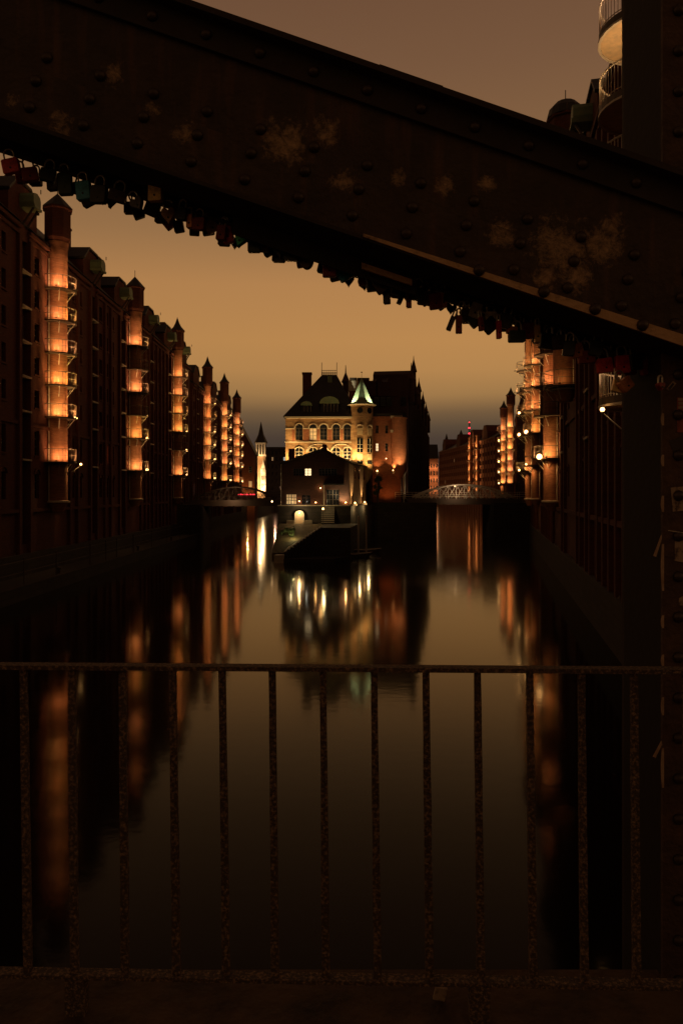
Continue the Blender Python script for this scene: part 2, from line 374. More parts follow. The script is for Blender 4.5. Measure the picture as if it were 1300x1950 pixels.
def winch_house(parent, x, y, z, sgn, s=1.0):
    "copper-capped hoist house projecting over a loading bay"
    c = MB(); prof = [(-.95,0),(-1.05,.25),(-1.05,.95),(-.8,1.35),(0,1.55),(.8,1.35),(1.05,.95),(1.05,.25),(.95,0)]
    c.prism([(a*s, b_*s) for a, b_ in prof], sgn*-.6, sgn*1.5*s, 'y')
    o = c.build('winch_house', M['copper'], parent, loc=(x, y, z))
    MB().prism([(-1.15*s, 0), (1.15*s, 0), (1.0*s, -.22), (-1.0*s, -.22)], sgn*-.6, sgn*1.62*s, 'y').build('floor_beam', M['copper'], o)
    MB().bar((0, sgn*1.3, 1.5*s), (0, sgn*1.3, 2.0*s), .04, 5).build('finial', M['iron'], o)
    b_ = MB()
    for q in (-.6, .6): b_.bar((q*s, 0, -1.6), (q*s, sgn*1.3*s, -.2), .09, 5)
    b_.build('bracket', M['iron'], o)
    return o

def warehouse(name, label, p0, dx, length, sgn, eave, decks, towers, bays, wz, ridge=None, depth=16, pitch=2.1, off=.55, gable_h=3.2, group='brick warehouses on the canal', panes=True, ground_z=0.0, lits=(), ledges=True, z_low=5.9, winch=True, trim=True, dorm='flat'):
    """p0 = (X, Y) of the near end of the tower axis line; the wall stands 'off' metres behind that line.
    local x runs away from the camera, the outside is at local y*sgn > 0"""
    root = thing(name, label, 'warehouse', (p0[0], p0[1], 0), wall_dir(dx), group)
    ridge = ridge or eave + 4.5
    y0 = -sgn*off
    tw = [t_['u'] for t_ in towers]
    cols_ = []; u = pitch*.6
    while u < length - .9:
        if all(abs(u - q) > 1.55 for q in tw) and all(abs(u - q) > 1.75 for q in bays): cols_.append(u)
        u += pitch
    ops = []
    for u in cols_:
        for za, zb in wz: ops.append((u-.48, u+.48, za, zb))
    for q in bays: ops.append((q-.8, q+.8, z_low-2.6, eave-1.2))
    wall = MB(); facade_mesh(wall, 0, length, ground_z, eave, ops, y0, .38, sgn)
    # body behind, ends
    yb = y0 - sgn*.38; ye = y0 - sgn*depth
    wall.box(.01, length-.01, min(yb-sgn*.3, ye), max(yb-sgn*.3, ye), ground_z, eave-.01)
    for e in (0, length-.3): wall.box(e, e+.3, min(y0-sgn*.001, yb-sgn*.3), max(y0-sgn*.001, yb-sgn*.3), ground_z, eave-.005)
    wall.build('wall', M['brick'], root)
    st = MB()
    st.box(0, length, min(y0, y0+sgn*.35), max(y0, y0+sgn*.35), ground_z-.5, 2.6)
    st.build('stone_base', M['stone'], root)
    tr = MB()
    for zz, pr in ((z_low, .22), (z_low+7.0, .16), (eave-.5, .30), (eave-1.0, .15)):
        segs = [0] + sorted([q for b2 in bays for q in (b2-.8, b2+.8)]) + [length]
        for a, b2 in zip(segs[::2], segs[1::2]):
            MB().box(a, b2, min(y0, y0+sgn*pr), max(y0, y0+sgn*pr), zz, zz+.28).build('cornice', M['brick'], root)
    # buttress pilasters between windows (each a part)
    pm = MB().box(-.24,.24,min(0,sgn*.26),max(0,sgn*.26),2.6,eave-1.05).mesh('pilaster', M['brick'])
    for a, b2 in zip(cols_, cols_[1:]):
        if abs(b2 - a - pitch) < .01: inst('pilaster', pm, root, ((a+b2)/2, y0, 0))
    for q in bays:
        for e in (-1.05, 1.05): inst('pilaster', pm, root, (q+e, y0, 0))
    # window arches above the low storey, sills above
    zb_ = wz[0][1]
    am = MB().tube([(-.62*cos(pi*i/6), sgn*.06, -.1+.5*sin(pi*i/6)) for i in range(7)], .09, 4).mesh('window_arch', M['brick'])
    sm = MB().box(-.6, .6, min(0, sgn*.1), max(0, sgn*.1), -.16, 0).mesh('sill', M['brick'])
    for u in cols_:
        inst('window_arch', am, root, (u, y0, zb_))
        for za, zb in wz[1:]: inst('sill', sm, root, (u, y0, za))
    # windows
    for i, u in enumerate(cols_):
        for j, (za, zb) in enumerate(wz):
            lit = None
            for (lu, lj, lm) in lits:
                if abs(lu-u) < pitch*.5 and lj == j: lit = lm
            put_window(root, u, y0-sgn*.25, za, .96, zb-za, lit, panes=panes or bool(lit))
    # loading bays: doors, ledges
    for q in bays:
        for z in decks:
            dr = MB().box(q-.72, q+.72, min(y0-sgn*.34, y0-sgn*.28), max(y0-sgn*.34, y0-sgn*.28), z+.05, z+2.2)
            dr.build('loading_door', M['dark_frame'], root)
            if ledges:
                MB().box(q-.85, q+.85, min(y0-sgn*.36, y0+sgn*.35), max(y0-sgn*.36, y0+sgn*.35), z-.14, z).build('loading_ledge', M['pale_stone'], root)
        MB().box(q-.78, q+.78, min(y0-sgn*.37, y0-sgn*.34), max(y0-sgn*.37, y0-sgn*.34), z_low-2.6, eave-1.25).build('shaft_back', M['dark_frame'], root)
        # gable above the bay, then the winch house
        gp = [(-2.7, eave-.1), (2.7, eave-.1), (2.7, eave+gable_h*.55), (1.2, eave+gable_h), (-1.2, eave+gable_h), (-2.7, eave+gable_h*.55)]
        MB().prism(gp, y0-sgn*.02, y0-sgn*6.5, 'y').build('gable', M['brick'], root, loc=(q, 0, 0))
        gr = MB()
        for (xa, za), (xb, zb) in zip(gp[2:], gp[3:]):
            gr.add([(xa*1.03, y0+sgn*.15, za+.08), (xb*1.03, y0+sgn*.15, zb+.08), (xb*1.03, y0-sgn*6.6, zb+.08), (xa*1.03, y0-sgn*6.6, za+.08),
                    (xa*1.06, y0+sgn*.15, za+.26), (xb*1.06, y0+sgn*.15, zb+.26), (xb*1.06, y0-sgn*6.6, zb+.26), (xa*1.06, y0-sgn*6.6, za+.26)],
                   [(0,1,2,3),(4,5,6,7),(0,1,5,4),(1,2,6,5),(2,3,7,6),(3,0,4,7)])
        gr.build('gable_roof', M['slate'], root, loc=(q, 0, 0))
        if winch: winch_house(root, q, y0+sgn*.1, eave+1.5, sgn, .68)
    # main roof
    ym = (y0 + ye)/2
    ro = MB().prism([(y0+sgn*.25, eave), (y0-sgn*4.2, ridge), (ye+sgn*4.2, ridge), (ye-sgn*.25, eave)], -.2, length+.2, 'x')
    ro.build('roof', M['slate'], root)
    for k in range(int(length//11)):
        u = 6 + 11*k + R.uniform(-1, 1)
        ch = MB().box(u-.5, u+.5, y0-sgn*3-.5, y0-sgn*3+.5, ridge-2.2, ridge+1.3).box(u-.58, u+.58, y0-sgn*3-.58, y0-sgn*3+.58, ridge+1.3, ridge+1.5)
        ch.build('chimney', M['brick'], root)
    for t_ in towers:
        so = stair_tower(root, t_['u'], t_.get('dy', 0)*sgn, t_.get('zb', 6.7), t_.get('zt', 29.5), sgn, t_.get('turret', 'cone'), ztip=t_.get('ztip', 33.9), r=t_.get('r', .9), tr=t_.get('tr', 1.38))
        for z in t_.get('decks', decks):
            on = z not in t_.get('off', ())
            lp = t_.get('lamps', {}).get(z)
            balcony(root, t_['u'], t_.get('dy', 0)*sgn, z, sgn, lamp=lp, power=t_.get('power', 34) if on else 0, soffit=t_.get('soffit', False), glow=t_.get('glow', SOD), r0=t_.get('r', .9), r1=t_.get('r1', 1.62))
    return root

WZ = [(7.0, 9.1), (10.6, 12.7), (14.6, 16.1), (17.4, 18.9), (20.2, 21.7), (23.0, 24.5), (25.8, 27.3)]
FL = [10.2, 14.1, 16.9, 19.7, 22.5, 25.3]
DXL = -.00714
def lx_(Y): return -24.6 + DXL*Y      # left tower axis line
# star lamps: out towards the water and away from the camera
S = (1.15, 1.35, .05, .13)
def lamp(dxl=.9, dyl=1.5, dz=.1, r=.13): return (dxl, dyl, dz, r)
def L_(dz=.1, r=.13, x=1.0, y=-1.25): return (x, y, dz, r)
Y0 = 48.0
warehouse('brick_warehouse', 'long brick warehouse at far left with three lit round stair towers and green hoist caps', (lx_(Y0), Y0), DXL, 78.5, -1, 29.0, FL,
    [dict(u=65-Y0, r=.84, lamps={14.1: L_(r=.17), 10.2: L_(-.15, .12, 1.3, -1.6)}, turret='cone', power=42),
     dict(u=90-Y0, r=.79, lamps={16.9: L_(r=.08), 14.1: L_(r=.2), 10.2: L_(r=.22)}, off=(22.5, 16.9), turret='cone', power=42),
     dict(u=114-Y0, r=.75, lamps={19.7: L_(r=.09), 16.9: L_(r=.17), 14.1: L_(0, .22), 10.2: L_(r=.13)}, off=(14.1,), turret='spike', power=46)],
    [62.0-Y0-2.8, 76.0-Y0, 86.2-Y0, 99.5-Y0, 110.3-Y0, 121-Y0], WZ, ridge=33.5, lits=((81-Y0, 1, 'lit_orange'),))

# second block of the left row
FL2 = [10.1, 13.7, 16.4, 18.9, 21.6, 24.2]
WZ2 = [(7.0, 9.1), (10.8, 12.9), (14.3, 15.8), (16.9, 18.3), (19.5, 20.9), (22.1, 23.5), (24.7, 26.1)]
Y1 = 127.5
warehouse('brick_warehouse', 'farther left bank brick warehouse past the dark gap with three slim lit towers', (lx_(Y1)+.3, Y1), DXL, 66, -1, 26.6, FL2,
    [dict(u=139-Y1, r=.6, tr=1.6, zt=27.6, ztip=32.5, turret='spike', lamps={z: L_(r=.22) for z in (24.2, 18.9, 16.4, 13.7, 10.1)}, power=50),
     dict(u=160-Y1, r=.6, tr=1.6, zt=26.9, ztip=32.8, turret='spike', lamps={z: L_(r=.24) for z in FL2}, power=55),
     dict(u=180-Y1, r=.64, tr=1.6, zt=26.6, ztip=32.0, turret='spike', lamps={z: L_(r=.26) for z in FL2[:-1]}, power=55)],
    [131-Y1, 150.5-Y1, 171-Y1], WZ2, ridge=30.5, panes=False, winch=False, lits=((1.3, 0, 'lit_cold'), (5.5, 0, 'lit_dim'), (7.6, 3, 'lit_dim')))

# ------------------------------------------------------------------ right bank
DXR = .206
def rx_(Y): return 5.4 + DXR*Y
FR = [10.9, 13.8, 16.6, 19.4, 22.2, 24.95]
YR = 20.0
WZR = [(7.2, 9.3), (11.2, 13.0), (14.3, 15.8), (17.1, 18.6), (19.9, 21.4), (22.7, 24.2), (25.4, 26.9)]
def RL(dz=.1, r=.13, x=-.9, y=1.3): return (x, y, dz, r)
nr = math.sqrt(1+DXR*DXR)
def ru(Y, Yb=YR): return (Y - Yb)*nr
warehouse('brick_warehouse', 'near brick warehouse on the right bank half hidden by the steel post with round balconies', (rx_(YR), YR), DXR, 97, 1, 28.6, FR,
    [dict(u=ru(28.1), dy=-.5, soffit=True, decks=[11.1, 13.9, 16.7, 19.5, 22.3, 25.15], zt=31, ztip=36, r=.5, r1=1.8, off=(13.9, 16.7, 19.5), power=46, lamps={11.1: (-.93, 1.8, -.5, .1)}, glow=(1,.62,.28)),
     dict(u=ru(55), zb=15.2, zt=32, ztip=36.8, turret='dome', decks=[15.4, 24.95], off=(24.95,), power=4.5),
     dict(u=ru(67.8), r=.75, decks=[10.65, 14.6, 17.3, 20.2, 23.1], zt=29, lamps={10.65: RL(.1, .3, -1.5, 1.2)}, off=(20.2, 14.6), power=36),
     dict(u=ru(91.5), r=.6, zt=29, lamps={14.9: RL(r=.28), 10.9: RL(r=.14)}, decks=[10.9, 14.9, 17.7, 20.5, 23.3], off=(10.9,), power=42),
     dict(u=ru(95.6), r=.52, dy=.7, zt=29, lamps={14.9: RL(r=.24), 17.7: RL(r=.2), 10.3: RL(r=.16)}, decks=[10.3, 14.9, 17.7, 20.5, 23.3], off=(14.9,), power=42)],
    [ru(45), ru(61), ru(79), ru(105)], WZR, ridge=33.0, lits=((ru(60), 3, 'lit_dim'),))
# lamp star by the near round balcony
b0 = at(1140, 780, 27.2)
YR2 = 118.0
FR2 = [9.9, 12.9, 15.7, 18.5, 21.3, 24.1]
warehouse('brick_warehouse', 'distant right bank warehouse with pointed turrets and two lit balcony columns beyond the bridge', (rx_(YR2)+.1, YR2), DXR, 86, 1, 27.5, FR2,
    [dict(u=ru(187, YR2), dy=1.0, r=.8, zt=29.6, ztip=33.6, turret='spike', decks=FR2, power=70, lamps={z: RL(r=.05) for z in ()}),
     dict(u=ru(198, YR2)-1.5, dy=2.6, r=.75, zt=27.6, ztip=31.5, turret='spike', decks=FR2, power=60, lamps={z: RL(r=.26) for z in FR2[:5]})],
    [ru(140, YR2), ru(165, YR2)], WZ2, ridge=32, panes=False, winch=False)

# far facing blocks beyond the right bridge
def plain_block(name, label, A, B, depth, z1, ncol, rows, roof_h=3, mt='brick', lits=(), cat='warehouse', pil=True, roofmat='slate', flat=False, z0=0, group=None, wh=1.5, ww=.45):
    "A->B = bottom edge of the face towards the camera"
    d = Vector((B[0]-A[0], B[1]-A[1])); Ln = d.length; ang = atan2(d.y, d.x)
    root = thing(name, label, cat, (A[0], A[1], 0), ang, group)
    # local x along A->B, outside at local -y
    ops = []; cw = Ln/ncol; colsx = [cw*(i+.5) for i in range(ncol)]
    for u in colsx:
        for za in rows: ops.append((u-cw*ww*.5, u+cw*ww*.5, za, za+wh))
    w_ = MB(); facade_mesh(w_, 0, Ln, z0, z1, ops, 0, .3, -1)
    w_.box(.01, Ln-.01, .5, depth, z0, z1-.01); w_.box(0, .2, .001, .5, z0, z1-.01); w_.box(Ln-.2, Ln, .001, .5, z0, z1-.01)
    w_.build('wall', M[mt], root)
    k = 0
    for i, u in enumerate(colsx):
        for j, za in enumerate(rows):
            lit = None
            for (li, lj, lm) in lits:
                if li == i and lj == j: lit = lm
            put_window(root, u, .25, za, round(cw*ww, 2), wh, lit, panes=True)
    if pil:
        pm = MB().box(-.2,.2,-.22,0,z0,z1-.4).mesh('pilaster', M[mt])
        for i in range(ncol+1): inst('pilaster', pm, root, (min(max(cw*i,.2),Ln-.2), 0, 0))
    MB().box(-.1, Ln+.1, -.35, 0, z1-.4, z1).build('cornice', M[mt], root)
    if flat: MB().box(-.1, Ln+.1, -.2, depth+.1, z1, z1+.5).build('roof', M[roofmat], root)
    else: MB().prism([(-.4, z1), (depth*.4, z1+roof_h), (depth*.6, z1+roof_h), (depth+.2, z1)], -.2, Ln+.2, 'x').build('roof', M[roofmat], root)
    return root
rows6 = [8.5, 11.5, 14.5, 17.5, 20.5, 23.5]
A = at(943, 900, 250); B = at(836, 900, 345)
fb = plain_block('brick_warehouse', 'far brick warehouse row closing the right canal with three bright vertical strips of light', (B.x, B.y), (A.x, A.y), 14, 26.5, 26, rows6, 3.5, mt='orange_brick', lits=((3, 1, 'lit_dim'), (8, 4, 'lit_dim')))
LnF = hypot(A.x-B.x, A.y-B.y)
def far_u(px):   # where the bearing of pixel px crosses the face A-B
    k = (px-650)/F; dxx = A.x-B.x; dyy = A.y-B.y
    s_ = (k*B.y - B.x)/(dxx - k*dyy); return s_*LnF
for px, p_ in ((898, 260), (912, 260)):
    u = far_u(px)
    MB().lathe([(.8, 5), (.8, 28), (.9, 28.6)], (0,0), 12).build('stair_tower', M['tower_brick'], fb, True, loc=(u, -.5, 0))
    for z in (8, 12, 16, 20, 24):
        light(fb, (u-.3, -2.6, z), p_*5, SOD, .1, aim=(u, -.5, z+2.5), size=110)
        MB().lathe([(1.3, z-.6), (1.5, z-.5)], (0,0), 14).build('balcony', M['iron'], fb, loc=(u, -.5, 0))
for k in range(7): light(fb, (LnF*(.05+.15*k), -7, 6.5), 300, SOD, .2, aim=(LnF*(.05+.15*k), 0, 13), size=150)  # unseen spots over the water, added to brighten the far facade
for u in (LnF*.12, LnF*.42, LnF*.66, LnF*.86):
    MB().prism([(-3.4, 26.4), (3.4, 26.4), (3.4, 29.2), (1.4, 31.6), (-1.4, 31.6), (-3.4, 29.2)], -.2, 7, 'y').build('gable', M['brick'], fb, loc=(u, 0, 0))
for u, h in ((LnF*.12, 34.2), (LnF*.42, 33.5)):
    MB().lathe([(.7, 29), (.7, 32), (.1, h)], (0,0), 8).build('pinnacle', M['slate'], fb, loc=(u, 1, 0))
C1 = at(812, 900, 400); C2 = at(834, 900, 400)
pb = plain_block('corner_house', 'distant narrow gabled house with lit pale front at the end of the right canal', (C1.x, C1.y), (C2.x, C2.y), 12, 26, 4, [9, 13, 17, 21], 8, 'orange_brick', cat='house', pil=False, wh=2.2)
for u in (1.5, 4.8): 
    for z in (9, 15, 21): light(pb, (u, -1.6, z), 420, (1,.58,.25), .1)
# radio mast with red lights
rm = thing('radio_mast', 'thin mast with glowing red lights rising above the far roofs right of the island', 'mast', at(893, 938, 330)*1.0)
rm.location.z = 0
mm = MB()
for a in range(3):
    c_, s_ = cos(a*2*pi/3)*.9, sin(a*2*pi/3)*.9
    mm.bar((c_, s_, 5), (c_*.2, s_*.2, 39), .12, 4)
for z in range(26, 39, 2):
    for a in range(3): mm.bar((cos(a*2.094)*.5, sin(a*2.094)*.5, z), (cos((a+1)*2.094)*.5, sin((a+1)*2.094)*.5, z+2), .05, 4)
mm.build('lattice', M['iron'], rm)
for z in (34, 36.5, 39): MB().sphere((0,0,z), .42 if z < 38 else .3, 8, 6).build('red_lamp', M['red_light'], rm)

# ------------------------------------------------------------------ end of the left canal
g0 = at(440, 900, 205)
gb = thing('gabled_house', 'brown house with long steep roof slope behind the last towers of the left bank', 'house', (g0.x, g0.y, 0), 0)
gw = MB().prism([(-6.6, 0), (6.6, 0), (6.6, 18.2), (0, 30.6), (-6.6, 18.2)], 0, 7, 'y'); gw.build('wall', M['orange_brick'], gb)
rf = MB()
for sx in (-1, 1):
    rf.add([(0,-.5,30.7),(sx*6.8,-.5,17.9),(sx*6.8,7.4,17.9),(0,7.4,30.7),(0,-.5,31.2),(sx*7,-.5,18.0),(sx*7,7.4,18.0),(0,7.4,31.2)],
           [(0,1,2,3),(4,5,6,7),(0,1,5,4),(1,2,6,5),(2,3,7,6),(3,0,4,7)])
rf.build('roof', M['slate'], gb)
for x in (-1, 2.4, 5.4):
    for z in (9, 13, 17): 
        if not (x > 5 and z > 16): put_window(gb, x, -.05, z, .9, 1.7, 'lit_dim' if (x == 5.4 and z == 9) else ('lit_cold' if (x==2.4 and z==13) else None), frame='frame')
light(gb, (5, -3, 7.2), 300, SOD, .1); light(gb, (1, -3, 7.2), 250, SOD, .1)
# clock turret building
k0 = at(496, 900, 265)
ck = thing('clock_turret', 'slender lit turret with pointed dark spire and white lantern beyond the left canal', 'tower', (k0.x, k0.y, 0), 0)
MB().box(-1.75, 1.75, 0, 3.5, 0, 20.6).build('shaft', M['yellow_brick'], ck)
MB().box(-1.95, 1.95, -.2, 3.7, 20.6, 21.2).box(-1.9, 1.9, -.15, 3.65, 24.9, 25.5).build('cornice', M['pale_stone'], ck)
lan = MB()
for sx in (-1.45, -.5, .5, 1.45):
    for sy in (.15, 3.35): lan.box(sx-.2, sx+.2, sy-.2, sy+.2, 21.2, 24.9)
for sy in (1.2, 2.3):
    for sx in (-1.45, 1.45): lan.box(sx-.2, sx+.2, sy-.2, sy+.2, 21.2, 24.9)
lan.build('lantern', M['pale_stone'], ck)
MB().box(-1.1, 1.1, .7, 2.8, 21.2, 24.9).build('lantern_core', M['glass'], ck)
MB().lathe([(2.45, 25.5), (1.0, 28.6), (.05, 33.2)], (0,1.75), 8).build('spire', M['slate'], ck)
go = MB().prism([(.2, 7), (1.9, 7), (1.9, 15.5), (1.05, 19.4), (.2, 15.5)], -.9, -.02, 'y'); go.build('oriel', M['pale_stone'], ck)
for z in (9.2, 12, 14.8):
    for x in (.62, 1.05, 1.48): MB().box(x-.12, x+.12, -.93, -.88, z, z+1.6).build('pane', M['glass'], ck)
for p, e in (((-1.2,-2.6,7.6), 2000), ((1.2,-3.2,9.5), 1800), ((0.2,-2.4,15.5), 800), ((0,-2,20.9), 500), ((-1.3,-2.0,12), 900)): light(ck, p, e, (1,.66,.32), .12)
O1 = at(500, 900, 300); O2 = at(560, 900, 300)
plain_block('office_block', 'dark flat roofed office block between the lit turret and the island castle', (O1.x, O1.y), (O2.x, O2.y), 12, 25.6, 8, [8.5, 11.5, 14.5, 17.5, 20.5, 23], 1, 'stone', cat='building', flat=True, lits=((2, 4, 'lit_dim'), (5, 4, 'lit_cold')), pil=False)
light(None, tuple(at(524, 925, 285)), 450, (1,.5,.3), .3)
O3 = at(380, 900, 330)
plain_block('office_block', 'low dark building far behind the left canal end', (O3.x, O3.y), (O1.x, 330), 12, 18, 8, [8.5, 11.5, 14.5], 1, 'stone', cat='building', flat=True, pil=False)

# ------------------------------------------------------------------ land masses and quays
struct(MB().box(-300, -26.3, -80, 700, -2, 5.6).build('left_bank', M['pavement']))
struct(MB().prism([(lx_(0)-2.8, 2), (lx_(0)+2.6, 2), (lx_(116)+2.6, 116), (lx_(116)-1.3, 116)], -2, .9, 'z').build('left_quay', M['stone']))
struct(MB().prism([(lx_(0)+2.6, 2), (lx_(0)+2.9, 2), (lx_(116)+2.9, 116), (lx_(116)+2.6, 116)], -2, 1.02, 'z').build('left_quay_kerb', M['stone']))
struct(MB().prism([(rx_(-40)+1.1, -40), (rx_(204)+1.1, 204), (56, 250), (C2.x, 410), (300, 700), (300, -40)], -2, 5.4, 'z').build('right_bank', M['pavement']))
struct(MB().box(-300, 300, 420, 690, -2, 5.4).build('far_bank', M['pavement']))
struct(MB().box(-300, -12, 292, 420, -2, 5.4).build('left_canal_end', M['pavement']))
# right quay ledge with timber fender
rl = thing('fender_rail', 'long timber fender rail low along the right quay wall', 'fender')
MB().prism([(rx_(8)+.55, 8), (rx_(8)+.85, 8), (rx_(112)+.85, 112), (rx_(112)+.55, 112)], .55, .85, 'z').build('rail', M['wood'], rl)
pm = MB().lathe([(.13, -1.2), (.13, 2.6), (.02, 2.75)], n=8).mesh('pile', M['wood'])
for i in range(13): Yp = 20 + 7*i; inst('pile', pm, rl, (rx_(Yp)+.45, Yp, 0))

# fence on the left quay
fe = thing('quay_fence', 'thin dark iron fence along the low quay at left', 'fence')
pm = MB().bar((0,0,0), (0,0,1.9), .05, 6).sphere((0,0,1.95), .08).mesh('post', M['iron'])
for Yp in (46, 52, 58, 66, 70.5, 74, 80, 88, 96, 104): inst('post', pm, fe, (lx_(Yp)+2.55, Yp, .9))
for zz in (1.5, 2.3):
    MB().bar((lx_(40)+2.55, 40, .4+zz), (lx_(106)+2.55, 106, .4+zz), .022, 5).build('rail', M['iron'], fe)
# ladders / bollards kept small
for i, (Yp, lb) in enumerate(((60, 'stubby iron bollard on the left quay in front of the first tower'), (84, 'stubby iron bollard on the left quay before the second tower'), (101, 'stubby iron bollard on the left quay near the iron bridge'))):
    o = MB().lathe([(.16,0),(.13,.3),(.2,.42),(.2,.5),(.05,.55)], n=10).build('bollard', M['iron'], None, True, loc=(lx_(Yp)+2.0, Yp, .9)); tag(o, lb, 'bollard', 'bollards on the left quay')

# ------------------------------------------------------------------ the island
isl = []
QZ = 5.75
struct(MB().prism([(-8.3, 96), (1.2, 96), (4.2, 111), (5.2, 116), (11.2, 122), (13.5, 134), (33, 262), (-14, 262), (-9.8, 118)], -2, QZ, 'z').build('island_quay', M['stone']))
# balustrade wall along the front edge
struct(MB().prism([(-8.35, 95.9), (1.25, 95.9), (1.2, 96.2), (-8.3, 96.2)], QZ, QZ+.12, 'z').build('quay_coping', M['pale_stone']))
# lower terrace
struct(MB().prism([(-2.4, 83.5), (.9, 83.5), (2.2, 95.95), (-2.4, 95.95)], -2, 3.45, 'z').build('lower_terrace', M['stone']))
struct(MB().prism([(94.4, 3.45), (95.95, 3.45), (95.95, -2), (84.5, -2), (84.5, .55)], -8.0, -2.4, 'x').build('embankment', M['cobble']))
# lit alcove in the upper wall
al = thing('lit_alcove', 'small arched alcove glowing white in the island quay wall above the steps', 'alcove', at(570, 998, 95.6))
al.location.z = 3.45; al.scale = (.78, 1, .85)
fr = MB()
pts = [(-.62, 0), (-.62, 1.25)] + [(-.62*cos(pi*i/8), 1.25+.62*sin(pi*i/8)) for i in range(1, 8)] + [(.62, 1.25), (.62, 0)]
for i in range(len(pts)-1):
    a, b_ = pts[i], pts[i+1]; n_ = 1.28
    fr.add([(a[0],0,a[1]),(b_[0],0,b_[1]),(b_[0]*n_,0,b_[1]*1.09),(a[0]*n_,0,a[1]*1.09),(a[0],.25,a[1]),(b_[0],.25,b_[1]),(b_[0]*n_,.25,b_[1]*1.09),(a[0]*n_,.25,a[1]*1.09)],
           [(0,1,2,3),(0,1,5,4),(2,3,7,6),(4,5,6,7)])
fr.build('arch_surround', M['pale_stone'], al)
MB().prism(pts, .12, .24, 'y').build('back_panel', M['soffit'], al)
MB().sphere((0, -.05, 1.62), .08).build('bulb', M['bulb'], al)
light(al, (0, -.5, 1.7), 75, (1,.72,.36), .1)
for x0, x1 in ((-2.1, -.8), (.8, 2.1)):
    MB().box(x0, x1, -.5, .2, 0, .55).build('flanking_wall', M['pale_stone'], al)
# lamp post at the steps + lit stair up to quay
st = thing('stone_steps', 'lit flight of stone steps rising to the island quay beside the alcove', 'steps', at(624, 1000, 94.5)); st.location.z = 3.45
for i in range(9):
    so_ = MB().box(-.85, .85, i*.17, 1.6, i*.26, (i+1)*.26-.07).build('step', M['stone'], st)
    MB().box(-.85, .85, i*.17-.04, i*.17+.2, (i+1)*.26-.07, (i+1)*.26).build('nosing', M['pale_stone'], so_)
light(st, (-.5, -1.2, 2.9), 60, (1,.78,.36), .08)
lp = thing('quay_lamp', 'small bright lamp on a short post at the top of the lit steps', 'lamp', at(615, 990, 93)); lp.location.z = 3.45
MB().bar((0,0,0),(0,0,1.9),.04,6).build('post', M['iron'], lp); MB().sphere((0,0,2.0), .13).build('bulb', M['bulb'], lp)
# black flight of steps to the water with pale nosings
bs = thing('water_steps', 'black diagonal flight of steps descending from the terrace to the water with pale edges', 'steps', (0, 0, 0))
n_ = 12; pa = at(612, 1003, 83); pb_ = at(541, 1057, 79)
for i in range(n_):
    k = (i+.5)/n_; x = pb_.x + (pa.x-pb_.x)*i/n_; x2 = pb_.x + (pa.x-pb_.x)*(i+1)/n_; z = .95 + (3.5-.95)*(i+1)/n_; yy = 79 + 4*k
    MB().box(x, x2, yy, 86.5, -1, z-.06).build('step', M['stone'], bs)
    MB().box(x-.02, x+.14, yy-.05, 86.4, z-.05, z+.03).build('nosing', M['pale_stone'], bs)
MB().prism([(pb_.x, 78.7), (pa.x, 82.9), (pa.x, 84.6), (1.0, 84.4), (1.1, 82.5), (-.8, 78.9), (pb_.x, 78.4)], -1, .4, 'z').build('landing_base', M['stone'], bs)
MB().prism([(pb_.x, -.9), (pb_.x, 1.0), (pa.x, 3.55), (1.0, 3.55), (1.0, -.9)], 82.2, 82.55, 'y').build('side_wall', M['stone'], bs)
MB().box(at(523, 0, 79).x, pb_.x, 78.2, 80.4, -1, .75).box(at(523, 0, 79).x-.05, pb_.x, 78.15, 78.3, .75, .85).build('landing', M['pale_stone'], bs)
# bushes
def bush(name, label, loc, r, h, n, group=None, m_='leaf', leaf=.14, trunk=True, cat='bush'):
    o = thing(name, label, cat, loc, 0, group)
    rr = random.Random(sum(map(ord, label)))
    f = MB(); cl = [(Vector((rr.gauss(0,r*.45), rr.gauss(0,r*.45), h*rr.uniform(.35,.95))), rr.uniform(.25,.5)*r) for _ in range(9)]
    for _ in range(n):
        c_, s_ = rr.choice(cl); p = c_ + Vector((rr.gauss(0,1), rr.gauss(0,1), rr.gauss(0,1)))*s_*.55
        a = Vector((rr.gauss(0,1), rr.gauss(0,1), rr.gauss(0,1))).normalized(); b_ = a.orthogonal().normalized()
        f.add([p-a*leaf, p+b_*leaf*.5, p+a*leaf, p-b_*leaf*.5], [(0,1,2,3)])
    c = f.build('crown' if trunk and h > 2 else 'foliage', M[m_], o)
    t_ = MB()
    for i in range(5 if h < 2 else 7):
        q = cl[i][0]; t_.tube([(0,0,0), (q.x*.3, q.y*.3, h*.35), tuple(q)], .03*h*.6, 5)
    t_.build('stem' if h < 2 else 'trunk', M['bark'], o)
    return o
q = at(556, 1030, 86.6); q.z = 3.45
bush('shrub', 'small spiky shrub glowing yellow green above the dark water steps', Vector((-6.1, 89.6, 1.95)), .6, 1.3, 260)
light(None, (-5.8, 88.8, 2.4), 45, (1,.85,.35), .06)
bush('shrub', 'low dim shrub left of the glowing shrub on the terrace', Vector((-7.2, 90, 2.1)), .4, .7, 140)
bush('small_tree', 'small dark leafy tree standing between the castle turret and the lit annex', Vector((5.6, 113.5, QZ)), .8, 4.6, 1300, leaf=.13, cat='tree')
# mooring piles at the island's right corner
for (px, py, D, lb) in ((682, 975, 88, 'left of the two thin pale mooring piles at the island corner'), (697, 975, 90, 'right of the two thin pale mooring piles at the island corner')):
    p = at(px, py, D)
    o = MB().lathe([(.1, -2), (.1, 4.6), (.02, 4.75)], n=8).build('mooring_pile', M['pale_iron'], None, loc=(p.x, p.y, 0)); tag(o, lb, 'mooring pile', 'mooring piles at the island corner')
